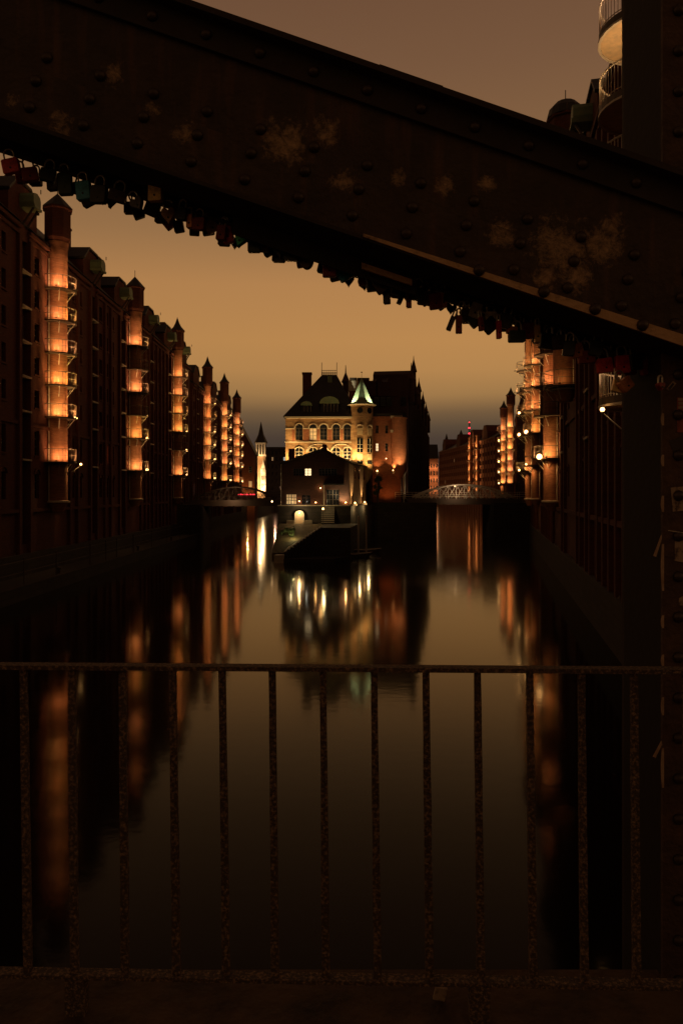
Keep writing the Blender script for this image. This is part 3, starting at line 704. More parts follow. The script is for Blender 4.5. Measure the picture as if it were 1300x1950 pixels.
# two moored punts
for (p, lb, rz) in ((at(672, 1040, 84.5), 'nearer low wooden punt moored at the right corner of the island', .35), (at(692, 1030, 90.5), 'farther low wooden punt moored behind the mooring piles', .3)):
    o = thing('moored_boat', lb, 'boat', (p.x, p.y, 0), rz, 'boats moored at the island corner')
    prof = [(-2.1,.0),(-1.6,.45),(0,.6),(1.6,.45),(2.3,0),(1.6,-.45),(0,-.6),(-1.6,-.45)]
    h_ = MB(); n8 = 8
    h_.add([(x*.85, y*.8, -.1) for x, y in prof] + [(x, y, .42 + .12*abs(x)/2.2) for x, y in prof] + [(x*.93, y*.88, .42 + .12*abs(x)/2.2) for x, y in prof] + [(x*.8, y*.7, .1) for x, y in prof],
           [(i, (i+1) % 8, 8+(i+1) % 8, 8+i) for i in range(8)] + [(8+i, 8+(i+1) % 8, 16+(i+1) % 8, 16+i) for i in range(8)] + [(16+i, 16+(i+1) % 8, 24+(i+1) % 8, 24+i) for i in range(8)] + [tuple(range(7,-1,-1)), tuple(range(24,32))])
    h_.build('hull', M['wood'], o)
    for x in (-.8, .7): MB().box(x-.14, x+.14, -.5, .5, .3, .36).build('thwart', M['pale_iron'], o)
    MB().tube([(x*1.01, y*1.01, .46 + .12*abs(x)/2.2) for x, y in prof + prof[:1]], .04, 5).build('gunwale', M['pale_iron'], o)

# low front house
hx0, hx1 = -7.85, 1.0; YH = 97.0
ho = thing('front_house', 'low dark brick house with shallow gable in front of the castle', 'house', (0, 0, 0))
zl, zr, za = 11.35, 11.5, 13.1; ax = -2.4
side = [(hx0, YH), (hx1, YH), (3.65, 110.2), (-7.6, 110.2)]
hw = MB()
hops = [(-6.35,-4.95,9.7,10.7), (-4.85,-3.95,9.7,10.7), (-3.0,-.6,9.7,10.7), (-7.3,-5.9,5.95,7.3), (-5.2,-4.1,5.95,7.2), (-2.0,-.3,5.8,7.9)]
facade_mesh(hw, hx0, hx1, QZ, 11.35, hops, YH, .35, -1)
hw.add([(hx0, YH, 11.35), (hx1, YH, 11.35), (ax, YH, za), (3.65, 110.2, 11.35), (3.65, 110.2, QZ), (hx1, YH, QZ), (hx0, YH, QZ), (-7.6, 110.2, QZ), (-7.6, 110.2, 11.35)],
       [(0,1,2), (6,7,8,0), (7,4,3,8)])
hw.box(-7.5, .9, YH+.8, YH+3, QZ, 11.2)
hw.build('wall', M['dark_brick2'], ho)
MB().add([(hx1, YH, 11.35), (3.65, 110.2, 11.35), (3.65, 110.2, QZ), (hx1, YH, QZ), (hx1-.3, YH+.01, 11.35), (3.3, 110.2, 11.35), (3.3, 110.2, QZ), (hx1-.3, YH+.01, QZ)], [(0,1,2,3),(4,5,6,7),(0,1,5,4),(1,2,6,5),(2,3,7,6),(3,0,4,7)]).build('side_wall', M['yellow_brick'], ho)  # flank painted in paler brick, lamp light put into its colour
hr = MB()
hr.add([(hx0-.3, YH-.4, 11.2), (ax, YH-.4, za+.02), (ax+.9, 110.6, za+.02), (hx0-.1, 110.6, 11.2), (hx0-.3, YH-.4, 11.42), (ax, YH-.4, za+.26), (ax+.9, 110.6, za+.26), (hx0-.1, 110.6, 11.42)], [(0,1,2,3),(4,5,6,7),(0,1,5,4),(1,2,6,5),(2,3,7,6),(3,0,4,7)])
hr.add([(hx1+.3, YH-.4, 11.2), (ax, YH-.4, za+.02), (ax+.9, 110.6, za+.02), (4.0, 110.6, 11.2), (hx1+.3, YH-.4, 11.42), (ax, YH-.4, za+.26), (ax+.9, 110.6, za+.26), (4.0, 110.6, 11.42)], [(0,1,2,3),(4,5,6,7),(0,1,5,4),(1,2,6,5),(2,3,7,6),(3,0,4,7)])
hr.build('roof', M['slate'], ho)
MB().box(-7.1,-6.3,98.5,99.3,11,13.4).build('chimney', M['brick'], ho); MB().box(-2.55,-1.95,98,98.6,12.8,13.9).build('chimney', M['brick'], ho)
for (a, b_, c, d), lit in zip(hops, (None, 'lit_white', None, 'lit_dim', None, None)):
    n2 = max(1, round((b_-a)/.7)); wv = (b_-a)/n2
    for i in range(n2): put_window(ho, a+wv*(i+.5), YH+.2, c, round(wv,2), d-c, lit if i == (n2-1 if lit == 'lit_white' else i) else None, frame='dark_frame')
light(ho, (-6.6, YH-.5, 6.2), 12, (1,.85,.5), .08); light(ho, (-4.6, YH-.5, 6.3), 3, (1,.95,.8), .08)
light(ho, (.15, YH-.9, 6.1), 420, (1,.75,.35), .1, aim=(.2, YH, 7.6), size=110)
light(ho, (-1.2, YH-.9, 8.3), 160, (1,.75,.35), .1, aim=(-1.2, YH, 6.2), size=100)
MB().box(-2.4, .3, YH-1.2, YH-.02, 8.5, 8.7).build('porch_roof', M['slate'], ho)
MB().box(-2.35,-2.2,YH-1.1,YH-.95,QZ,8.5).build('porch_post', M['pale_stone'], ho)
for x_, z_, p_ in ((-5.55, 6.35, 22), (-3.4, 6.2, 14), (-2.75, 8.1, 18), (.55, 6.2, 40)):
    MB().lathe([(.03, -.12), (.09, 0), (.05, .05)], (0,0), 8).build('wall_lamp', M['iron'], ho, loc=(x_, YH-.12, z_+.1))
    MB().sphere((x_, YH-.14, z_), .075, 8, 5).build('bulb', M['bulb'], ho)
    light(ho, (x_, YH-.3, z_), p_, SOD, .06)
MB().bar((hx0-.1, YH-.12, QZ), (hx0-.1, YH-.12, 11.2), .05, 6).build('downpipe', M['pale_iron'], ho)
# lit pilaster lamps on the long right side
for i, s_ in enumerate((.14, .72)):
    bx = hx1 + 2.65*s_; by = YH + 13.2*s_
    MB().box(bx+.05, bx+.75, by-.3, by+.3, QZ, 6.0).build('lamp_plinth', M['pale_stone'], ho)
    MB().sphere((bx+.45, by, 6.12), .12).build('bulb', M['bulb'], ho)
    light(ho, (bx+.5, by-.3, 6.3), 560, (1,.66,.28), .1, aim=(bx-.1, by, 9.5), size=70)
    light(ho, (bx+1.0, by-.5, 5.4), 90, (1,.66,.27), .13)
for s_ in (.3, .55, .85):
    bx = hx1 + 2.65*s_; by = YH + 13.2*s_
    MB().box(-.03,.04,-.45,.45,0,1.5).build('window', M['glass'], ho, loc=(bx+.02, by, 9.4), rot=(0,0,-atan2(2.65,13.2)))

# the castle
CA = 112.0; s = CA/F
def cz(py): return EYE + (938-py)*s
def cxp(px): return (px-650)*s
ca = thing('moated_castle', 'small gold lit brick castle with steep slate roof and pointed green turret', 'castle', (0, 0, 0))
x0, x1 = cxp(543.5), cxp(672); ez = cz(794)
wx = [569.5, 596, 616, 640, 661]
cops = [(cxp(p)-.55, cxp(p)+.55, cz(838), cz(815)) for p in wx] + [(cxp(p)-.6, cxp(p)+.6, cz(880), cz(860)) for p in wx]
cw_ = MB(); facade_mesh(cw_, x0, x1, QZ, ez, cops, CA, .4, -1)
cw_.add([(x0,CA,QZ),(x0,CA,ez),(x0,CA+13,ez),(x0,CA+13,QZ),(x1+2.2,CA+13,QZ),(x1+2.2,CA+13,ez),(x1,CA,QZ),(x1,CA,ez)], [(0,1,2,3),(3,2,5,4),(4,5,7,6)])
cw_.box(x0+.2, x1-.2, CA+.9, CA+2, QZ, ez-.1)
cw_.build('wall', M['yellow_brick'], ca)
for (a, b_, c, d), px_ in zip(cops, wx*2):
    up = c > cz(850)
    put_window(ca, (a+b_)/2, CA+.22, c, 1.1 if up else 1.2, round(d-c,2), 'lit_dim' if (up and px_ == 596) else None, frame='frame' if not up else 'dark_frame')
    # arched head with hood mould
    hd = MB(); w2 = (b_-a)/2; xm = (a+b_)/2
    ap = [(xm-w2, d-.02)] + [(xm - w2*cos(pi*i/8), d + w2*1.0*sin(pi*i/8)) for i in range(1, 8)] + [(xm+w2, d-.02)]
    MB().prism(ap, CA-.03, CA+.03, 'y').build('arch_pane', M['glass'], ca)
    hd.tube([(p[0], CA-.1, p[1]+.02) for p in [(xm-w2-.12, d-.05)] + [(xm-(w2+.12)*cos(pi*i/8), d+(w2+.12)*sin(pi*i/8)) for i in range(9)]], .075 if up else .09, 5)
    if not up: hd.bar((xm, CA-.06, d), (xm, CA-.06, d+w2), .05, 5)
    hd.build('hood_mould', M['pale_stone'], ca)
for p1, p2 in ((583, 628), (628, 673)):    # big relieving arches over the paired windows
    a = cxp(p1); b_ = cxp(p2-1); xm = (a+b_)/2; w2 = (b_-a)/2*.98
    MB().tube([(xm-w2*cos(pi*i/10), CA-.1, cz(862)+1.35*sin(pi*i/10)) for i in range(11)], .09, 5).build('relieving_arch', M['pale_stone'], ca)
cc = MB()
for py_, hh, pr in ((797, .28, .35), (843, .16, .14)): cc.box(x0-.1, x1, CA-pr, CA, cz(py_), cz(py_)+hh)
for a, b_ in ((543.5, 561), (578, 588), (604, 608), (624, 631), (649, 652)): cc.box(cxp(a), cxp(b_), CA-.12, CA, cz(817), cz(817)+.14)
cc.build('string_course', M['pale_stone'], ca)
for a, b_ in ((556, 561.5), (577.5, 588), (604, 608), (624, 632), (648.5, 653), (669, 672)):
    MB().box(cxp(a), cxp(b_), CA-.07, CA, cz(841.5), cz(817.5)).build('brick_panel', M['orange_brick'], ca)
zt_ = 26.2; tp = [(cxp(612)*1.03, CA+5), (cxp(641)*1.03, CA+5), (cxp(641)*1.03, CA+8), (cxp(612)*1.03, CA+8)]
ba = [(x0-.35, CA-.4), (x1+.9, CA-.4), (x1+2.6, CA+13.3), (x0-.35, CA+13.3)]
rr = MB().add([(x, y, ez+.05) for x, y in ba] + [(x, y, zt_) for x, y in tp], [(0,1,5,4),(1,2,6,5),(2,3,7,6),(3,0,4,7),(4,5,6,7),(3,2,1,0)])
rr.build('roof', M['slate'], ca)
rl2 = MB()
for z in (.05, .4, .75):
    rl2.tube([(x, y, zt_+z) for x, y in tp + tp[:1]], .04, 5)
for i in range(4):
    a = Vector(tp[i]); b2 = Vector(tp[(i+1) % 4])
    for k in range(8): p = a.lerp(b2, k/8); rl2.bar((p.x, p.y, zt_), (p.x, p.y, zt_+.75), .035, 4)
for x, y in tp[:2]: rl2.bar((x, y, zt_), (x, y, zt_+2.0), .045, 5)
rl2.build('roof_railing', M['iron'], ca)
# dormers
for px_, w2, py0, py1 in ((583, .75, 790, 772), (627, 1.3, 790, 768)):
    xm = cxp(px_); dz0, dz1 = cz(py0), cz(py1)
    dd = MB().box(xm-w2, xm+w2, CA+.25, CA+3.4, dz0-.3, dz1); do = dd.build('dormer', M['dark_frame'], ca)
    n2 = 3 if w2 < 1 else 5
    for i in range(n2):
        x = xm - w2 + 2*w2*(i+.5)/n2; MB().box(x-.13, x+.13, CA+.2, CA+.27, dz0+.1, dz1-.15).build('pane', M['glass'], do)
        MB().box(x+.17, x+.24, CA+.18, CA+.27, dz0+.05, dz1-.1).build('mullion', M['frame'], do)
    MB().prism([(xm-w2*1.2, dz1)] + [(xm-w2*1.15*cos(pi*i/6), dz1+.1+w2*.75*sin(pi*i/6)) for i in range(7)] + [(xm+w2*1.2, dz1)], CA+.05, CA+3.8, 'y').build('dormer_roof', M['copper'], do)
MB().box(cxp(575)*1.02, cxp(592)*1.02, CA+3.6, CA+4.8, 20, cz(716)+.9).box(cxp(574)*1.02, cxp(593)*1.02, CA+3.5, CA+4.9, cz(716)+.9, cz(716)+1.15).build('chimney', M['brick'], ca)
MB().box(cxp(627)-.35, cxp(627)+.35, CA+4, CA+4.7, 23, 25.9).build('roof_hatch', M['copper'], ca)
ch2 = MB().box(1.2, 2.55, CA+5, CA+6.1, 19, 23.7); ch2.build('chimney', M['orange_brick'], ca)
MB().box(1.1, 2.65, CA+4.9, CA+6.2, 23.7, 25.3).build('chimney', M['pale_stone'], ca); MB().box(1.3, 2.45, CA+5, CA+6.1, 25.3, 25.8).build('chimney_cap', M['iron'], ca)
# turret
tx, ty, tr_ = cxp(688.5), CA+.5, 1.72
tu = MB().lathe([(.3, cz(928)), (1.1, cz(915)), (tr_, cz(900)), (tr_, cz(775)), (tr_*1.08, cz(773)), (tr_*1.08, cz(771))], (0,0), 24).build('turret', M['yellow_brick'], ca, True, loc=(tx, ty, 0))
MB().lathe([(tr_*1.28, cz(771)), (tr_*1.2, cz(769.5)), (tr_*.98, cz(766)), (.03, cz(718))], (0,0), 8, pi/8, 2*pi+pi/8).build('spire', M['copper'], tu)
MB().bar((0,0,cz(719)-.1),(0,0,cz(710)),.03,5).sphere((0,0,cz(708)),.12).build('finial', M['pale_iron'], tu)
MB().lathe([(tr_*1.12, cz(773)), (tr_*1.34, cz(771.5)), (tr_*1.3, cz(770.7))], (0,0), 16).build('eaves', M['pale_stone'], tu)
for a_, nm in ((-100, 'l'), (-48, 'r')):
    a = radians(a_)
    def on(z, w2, h, m_, name, out=.0, dep=.06):
        return MB().box(-w2, w2, -dep, dep, 0, h).build(name, M[m_], tu, loc=((tr_+out)*cos(a), (tr_+out)*sin(a), z), rot=(0,0,a+pi/2))
    MB().lathe([(.45, -.05), (.45, .05)], (0,0), 14).build('round_window', M['glass'], tu, loc=(tr_*cos(a), tr_*sin(a), cz(783)), rot=(pi/2, 0, a+pi/2))
    on(cz(830), .42, 1.1, 'soffit', 'blind_panel'); on(cz(862), .42, 2.1, 'glass', 'window'); on(cz(876), .42, .9, 'soffit', 'blind_panel'); on(cz(884), .42, .5, 'glass', 'window')
    on(cz(862), .03, 2.1, 'frame', 'mullion', .06); on(cz(855), .4, .06, 'frame', 'glazing_bar', .06); on(cz(848), .4, .06, 'frame', 'glazing_bar', .06)
    MB().tube([(-.5*cos(pi*i/6), 0, .5*sin(pi*i/6)) for i in range(7)], .07, 5).build('hood_mould', M['pale_stone'], tu, loc=((tr_+.05)*cos(a), (tr_+.05)*sin(a), cz(816)), rot=(0,0,a+pi/2))
YEL = (1, .63, .22)
# floodlights hidden behind the front house roof / on the ground
for px_, py_, pw in ((557, 866, 50), (552, 884, 95), (581, 866, 60), (606, 872, 70), (628, 866, 70), (651, 866, 60), (668, 872, 90)):
    MB().box(-.12,.12,-.1,.1,-.1,.08).build('floodlight', M['iron'], ca, loc=(cxp(px_), CA-1.25, cz(py_)-.15 if py_ > 880 else 12.0))
    light(ca, (cxp(px_), CA-1.5, cz(py_) if py_ > 880 else 12.45), pw*7, YEL, .12, aim=(cxp(px_), CA, 15), size=140)
for px_, yy, z, pw in ((679, CA-2.7, 12.5, 110), (706, CA-2.3, 11.5, 120), (558, CA-1.5, 15.0, 50), (610, CA-1.5, 15.1, 40), (650, CA-1.5, 15.1, 45)):
    light(ca, (cxp(px_), yy, z), pw*5, YEL, .12, aim=(cxp(px_), CA, z+2.5), size=130)
for a_ in (-145, -35): light(ca, (tx+3.0*cos(radians(a_)), ty+3.0*sin(radians(a_)), cz(771)+.2), 1500, (1, .95, .62), .05, aim=(tx, ty, cz(750)), size=50, blend=.3)
# annex
an_A = (cxp(708)+.6, 119.5)
an = plain_block('castle_annex', 'tall orange lit brick annex with white windows right of the castle turret', (5.0, 119), (9.6, 119.0), 10, 19.8, 3, [14.2, 17.1], .5, 'orange_brick', cat='building', pil=False, flat=True, z0=QZ, wh=1.3, ww=.3, lits=((0, 0, 'lit_white'), (2, 0, 'lit_white')))
MB().box(2.9, 4.8, -.55, -.01, 17.2, 17.6).box(2.9, 4.8, -.55, -.01, 19.5, 19.9).build('cornice', M['pale_stone'], an)
MB().lathe([(.35, 17.0-7.3), (1.25, 11.1), (1.25, 19.3), (1.4, 19.6)], (0,0), 16).build('oriel', M['orange_brick'], an, True, loc=(4.3, .2, 0))
for x, z, m_ in ((.75, 10.7, 'bulb'), (3.35, 10.8, 'bulb')):
    MB().lathe([(.1, -.3), (.32, .1), (.34, .2)], (0,0), 12).build('wall_lamp', M['pale_iron'], an, loc=(x, -.45, z))
    MB().sphere((x, -.45, z+.3), .13).build('bulb', M[m_], an)
    light(an, (x, -.85, z+.6), 230, SOD, .1, aim=(x, 0, z+4), size=110)
MB().sphere((2.2, -.1, 13.0), .08).build('bulb', M['bulb_small'], an)
light(an, (2.4, -2.2, 6.6), 120, (1,.36,.10), .1, aim=(2.4, 0, 9), size=120)
light(an, (4.3, -2.2, 11.4), 700, (1,.66,.28), .1, aim=(4.3, -.5, 15), size=90)
MB().bar((5.05,-.15,QZ),(5.05,-.15,19.4),.08,6).build('drainpipe', M['frame'], an)
# big dark warehouse behind
bw = thing('brick_warehouse', 'huge dark block with pinnacles rising behind the castle in the middle of the island', 'warehouse', (0,0,0), 0, 'brick warehouses on the canal')
fA = (2.0, 131.0); fB = (11.7, 129.5); fC = (29.5, 247); fD = (0, 247)
zE = 25.5
w_ = MB()
w_.prism([fA, fB, fC, fD], 0, zE, 'z'); w_.build('wall', M['dark_brick'], bw)
# right face details
dv = Vector((fC[0]-fB[0], fC[1]-fB[1])).normalized(); nv = Vector((dv.y, -dv.x)); angB = atan2(dv.y, dv.x)
pm = MB().box(-.25,.25,-.3,.05,QZ-5,zE).mesh('pilaster', M['dark_brick']); gm = MB().box(-.5,.5,-.06,.05,0,1.7).mesh('window', M['glass'])
gg = MB().prism([(-3.2, zE-.1), (3.2, zE-.1), (3.2, zE+2.2), (1.6, zE+3.4), (1.6, zE+4.1), (0, zE+5.0), (-1.6, zE+4.1), (-1.6, zE+3.4), (-3.2, zE+2.2)], -.1, 7, 'y').mesh('gable', M['dark_brick'])
pn = MB().lathe([(.45, zE+1), (.45, zE+4.6), (.65, zE+4.8), (.1, zE+7.0), (.03, zE+7.8)], (0,0), 8).mesh('pinnacle', M['dark_brick'])
for i in range(16):
    u = 2 + i*7.2; p = Vector(fB) + dv*u
    inst('pilaster', pm, bw, (p.x, p.y, 0), (0,0,angB))
    for j in range(6):
        for q in (2.4, 4.8):
            pq = Vector(fB) + dv*(u+q); inst('window', gm, bw, (pq.x, pq.y, 7.5+j*2.9), (0,0,angB))
    if i % 3 == 1: inst('gable', gg, bw, (p.x, p.y, 0), (0,0,angB)) ; inst('pinnacle', pn, bw, (p.x+.5, p.y, -.8 if i > 2 else 0))
rfb = MB().add([(fA[0], fA[1], zE), (fB[0], fB[1], zE), (fC[0], fC[1], zE), (fD[0], fD[1], zE), (fA[0]+1, fA[1]+3.5, zE+2.4), (fB[0]-.6, fB[1]+3.5, zE+2.4), (fC[0]-3, fC[1]-4, zE+4.5), (fD[0]+3, fD[1]-4, zE+4.5)], [(0,1,5,4),(1,2,6,5),(2,3,7,6),(3,0,4,7),(4,5,6,7)])
rfb.build('roof', M['slate'], bw)
fr_ = MB()
k_ = 129.8/F
for a, b_, py_ in ((680, 703, 719.5), (703, 718, 726), (716, 727, 719.5), (727, 738, 727), (738, 779, 718)):
    fr_.box((a-650)*k_, (b_-650)*k_, 129.7, 132, zE-1, EYE+(938-py_)*k_)
fr_.build('parapet', M['dark_brick'], bw)
for px_, ty_ in ((658, 703), (783, 698), (796, 722)):
    x = (px_-650)*k_; zt2 = EYE+(938-ty_)*k_
    MB().lathe([(.55, zE-2), (.55, zt2-2.4), (.8, zt2-2.2), (.6, zt2-1.8), (.12, zt2-.6), (.04, zt2+.8)], (0,0), 8).build('pinnacle', M['dark_brick'], bw, loc=(x, 130.3 if px_ < 790 else 134, 0))
for px_ in (762.5, 771):
    x = (px_-650)*129/F
    MB().bar((x, 129.3, QZ), (x, 129.3, EYE+(938-808)*129/F), .09, 6).build('drainpipe', M['frame'], bw)
for z in (6.5, 10, 14): light(bw, ((767-650)*129/F, 127.6, z), 90, (1,.7,.4), .1, aim=((767-650)*129/F, 129.5, z+3), size=90)
gm2 = MB().box(-.45,.45,-.06,.05,0,1.5).mesh('window', M['glass'])
for i in range(5):
    for j in range(5): inst('window', gm2, bw, (6.2+i*1.1 if i < 4 else 10.9, 129.95 if i < 4 else 129.55, 20+j*.0+ (j-3)*2.8 if j else 22.9))

# ------------------------------------------------------------------ iron bridges
def girder_bridge(label, xa, xb, Y, zdeck, rise, npan, paint, wdt=5.0, dzl=0, arch_lo=.35, rail_ext=None):
    o = thing('iron_bridge', label, 'bridge', (0, 0, 0), 0, 'iron bridges beside the island')
    MB().box(xa, xb, Y, Y+wdt, zdeck-.75, zdeck).build('deck', M['iron'], o)
    for side, yy in (('near', Y-.12), ('far', Y+wdt+.12)):
        top = lambda k: zdeck + .35 + rise*(1-(2*k-1)**2)
        a0, a1 = xa+(xb-xa)*.07, xb-(xb-xa)*.07
        pts = [(a0+(a1-a0)*i/npan, yy, top(i/npan)) for i in range(npan+1)]
        MB().tube(pts, .12, 6).build('arch_chord', M[paint], o)
        MB().box(xa, xb, yy-.1, yy+.1, zdeck-.9, zdeck+.12).build('bottom_chord', M['iron'], o)
        po = MB().mesh
        for i in range(1, npan):
            MB().bar((pts[i][0], yy, zdeck+.1), pts[i], .05, 5).build('post', M[paint], o)
        for i in range(npan):
            q0 = (pts[i][0], yy, zdeck+.1); q1 = (pts[i+1][0], yy, zdeck+.1)
            MB().bar(q0 if i < npan/2 else pts[i], pts[i+1] if i < npan/2 else q1, .06, 5).build('diagonal', M[paint], o)
            MB().bar(pts[i], q1, .045, 5).build('diagonal', M[paint], o) if i < npan/2 else MB().bar(q0, pts[i+1], .045, 5).build('diagonal', M[paint], o)
        rl_ = MB()
        e0, e1 = rail_ext or (xa, xb)
        for z in (.4, .75, 1.1): rl_.bar((e0, yy-.25, zdeck+z), (e1, yy-.25, zdeck+z), .03, 5)
        n = int((e1-e0)/1.6)
        for i in range(n+1): rl_.bar((e0+(e1-e0)*i/n, yy-.25, zdeck), (e0+(e1-e0)*i/n, yy-.25, zdeck+1.1), .03, 5)
        rl_.build('railing', M[paint], o)
    return o
rb = girder_bridge('arched iron truss bridge with pale lattice right of the island', at(775,0,119).x, at(992,0,119).x, 119, 6.45, 2.0, 12, 'pale_iron', rail_ext=(at(752,0,119).x, at(1002,0,119).x))
lb = girder_bridge('dark arched iron bridge left of the island reaching the left bank', at(360,0,119).x, at(536,0,119).x, 119, 6.2, 1.85, 12, 'iron')
struct(MB().box(at(740,0,119).x-4, at(829,0,118).x, 116.5, 126, -2, 5.9).build('island_abutment', M['stone']))
struct(MB().box(at(936,0,118).x, at(1010,0,118).x, 116.5, 126, -2, 5.9).build('right_abutment', M['stone']))
struct(MB().box(-28, at(386,0,118).x, 116, 126, -2, 5.6).build('left_abutment', M['stone']))
for i in range(7):
    x = at(456+i*5, 0, 126).x
rs = thing('added_red_lights', 'row of small red lights added for a light trail behind the left iron bridge', 'lights', (0,0,0))  # lamps and panel added in place of a passing red light trail
MB().box(at(452,0,127).x, at(487,0,127).x, 127, 127.2, 6.2, 7.05).build('panel', M['iron'], rs)
for i in range(9):
    x = at(455+i*3.7, 0, 126.8).x; MB().box(x-.12, x+.12, 126.85, 127.0, 7.1, 7.25).build('red_lamp', M['red_light'], rs)
# lights strung by the left canal promenade
for i, (px_, py_, D, lab) in enumerate(((518, 955, 112, 'tiny white lamp at the right end of the left iron bridge'), (547, 938, 160, 'small pale lamp above the left edge of the front house'), (866, 926, 119, 'small lamp on the crown of the right iron bridge'))):
    p = at(px_, py_, D); o = thing('bridge_lamp', lab, 'lamp', (p.x, p.y, p.z-1.0))
    MB().bar((0,0,0),(0,0,.9),.04,5).build('post', M['iron'], o); MB().sphere((0,0,1.0), .12).build('bulb', M['bulb_small'], o)
    if D == 119: light(o, (0, -2.2, .2), 170, (1,.66,.38), .15, aim=(0, 0, -.2), size=160)  # unseen spot added in front to light the lattice
    if D == 112: light(o, (-7, 4.2, 1.2), 160, (1,.6,.3), .15, aim=(-7, 8, .8), size=160)  # unseen spot added before the left bridge, away from its lamp

# ------------------------------------------------------------------ the near bridge: truss, post, railing, kerb
def web(px, py): return ((px-650)*2.3/F, EYE+(938-py)*2.3/F)
pt = [((1170,425),.08), ((1040,520),.10), ((20,185),.05), ((760,330),.05), ((540,265),.16), ((655,340),.08), ((350,245),.08), ((285,200),.06), ((620,240),.09), ((210,130),.07), ((110,232),.09), ((960,440),.10), ((1070,470),.19), ((1150,460),.13), ((1100,520),.12), ((930,340),.06), ((850,345),.07)]
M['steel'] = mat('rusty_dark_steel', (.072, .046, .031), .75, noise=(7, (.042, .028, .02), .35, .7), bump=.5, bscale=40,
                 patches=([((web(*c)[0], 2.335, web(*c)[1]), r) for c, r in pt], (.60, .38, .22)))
M['steel_plain'] = mat('dark_steel', (.045, .029, .021), .8, noise=(9, (.026, .017, .013), .35, .7), bump=.15, bscale=60)
M['rust'] = mat('rusted_bar', (.062, .042, .03), .85, noise=(105, (.46, .29, .18), .48, .76), bump=.6, bscale=120)
M['worn_lit_paint'] = mat('worn_lamplit_paint', (.62, .38, .20), .7, noise=(16, (.10, .06, .035), .55, .72), bump=.4, bscale=40)
tb = thing('truss_beam', 'massive riveted steel diagonal of the near bridge crossing the whole upper picture', 'beam', (0,0,0))
def slab(mb, edge_hi, edge_lo, y0, y1):
    "edge: ((px,py),(px,py)) at Y=2.3; a plate between y0 and y1"
    (a, b_), (c, d) = edge_hi, edge_lo
    P = [web(*a), web(*b_), web(*d), web(*c)]
    mb.add([(x, y0, z) for x, z in P] + [(x, y1, z) for x, z in P], [(0,1,2,3),(4,5,6,7),(0,1,5,4),(1,2,6,5),(2,3,7,6),(3,0,4,7)]); return mb
def tl(x): return -112 + .345*x         # top line
def bl(x): return 226 + .337*x          # bottom line of the web
XA, XB = -700, 1650
slab(MB(), ((XA, tl(XA)), (XB, tl(XB))), ((XA, bl(XA)), (XB, bl(XB))), 2.335, 2.36).build('web_plate', M['steel'], tb)
slab(MB(), ((XA, tl(XA)-3), (XB, tl(XB)-3)), ((XA, tl(XA)+9), (XB, tl(XB)+9)), 2.27, 2.7).build('top_flange', M['steel_plain'], tb)
slab(MB(), ((XA, tl(XA)+9), (XB, tl(XB)+9)), ((XA, tl(XA)+62), (XB, tl(XB)+62)), 2.318, 2.335).build('top_angle', M['steel_plain'], tb)
slab(MB(), ((722, tl(722)-10), (842, tl(842)-10)), ((722, tl(722)-3), (842, tl(842)-3)), 2.285, 2.66).build('splice_plate', M['steel_plain'], tb)
slab(MB(), ((XA, bl(XA)-120), (XB, bl(XB)-120)), ((XA, bl(XA)), (XB, bl(XB))), 2.318, 2.334).build('bottom_angle', M['steel'], tb)
slab(MB(), ((XA, bl(XA)), (XB, bl(XB))), ((XA, bl(XA)+8), (XB, bl(XB)+8)), 2.25, 2.43).build('bottom_flange', M['steel_plain'], tb)
slab(MB(), ((XA, tl(XA)+40), (XB, tl(XB)+40)), ((XA, bl(XA)+4), (XB, bl(XB)+4)), 2.6, 2.62).build('back_web', M['steel_plain'], tb)
slab(MB(), ((XA, bl(XA)-30), (XB, bl(XB)-30)), ((XA, bl(XA)-20), (XB, bl(XB)-20)), 2.5, 2.68).build('back_flange', M['steel_plain'], tb)
# worn flange lip with lamplight painted into its colour, widening to the right
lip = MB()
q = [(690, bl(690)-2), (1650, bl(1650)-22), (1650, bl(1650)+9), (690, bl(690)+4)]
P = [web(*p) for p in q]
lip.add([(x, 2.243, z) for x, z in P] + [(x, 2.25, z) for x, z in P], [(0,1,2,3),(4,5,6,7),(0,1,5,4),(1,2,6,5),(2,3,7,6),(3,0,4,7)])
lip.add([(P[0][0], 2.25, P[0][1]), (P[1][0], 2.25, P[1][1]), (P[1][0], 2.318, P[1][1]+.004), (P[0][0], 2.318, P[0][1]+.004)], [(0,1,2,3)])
lip.build('flange_lip', M['worn_lit_paint'], tb)
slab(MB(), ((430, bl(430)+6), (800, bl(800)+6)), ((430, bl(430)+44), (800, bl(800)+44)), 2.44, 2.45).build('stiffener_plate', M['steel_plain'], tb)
slab(MB(), ((690, bl(690)+22), (790, bl(790)+22)), ((690, bl(690)+34), (790, bl(790)+34)), 2.40, 2.41).build('cover_strip', M['worn_lit_paint'], tb)
rv = MB().lathe([(.0185, 0), (.0175, .006), (.012, .0125), (.004, .015), (.0005, .0155)], (0,0), 12)
M['rivet'] = mat('rivet_steel', (.075, .048, .034), .42, metal=.3, noise=(30, (.03, .02, .015), .4, .7))
rvm = rv.mesh('rivet', M['rivet'])
rvm.polygons.foreach_set('use_smooth', [True]*len(rvm.polygons))
for (bx, by) in ((568, 372), (683, 356), (803, 340)):
    for k in range(-9, 8):
        px_, py_ = bx + 103*k, by + 34.6*k
        if -150 < px_ < 1400:
            x, z = web(px_, py_); yf = 2.318 if py_ > bl(px_)-116 else 2.335
            inst('rivet', rvm, tb, (x, yf, z), (pi/2, 0, 0))
for k in range(-7, 9):
    px_ = 700 + 103*k; py_ = tl(px_)+36
    x, z = web(px_, py_); inst('rivet', rvm, tb, (x, 2.318, z), (pi/2, 0, 0))
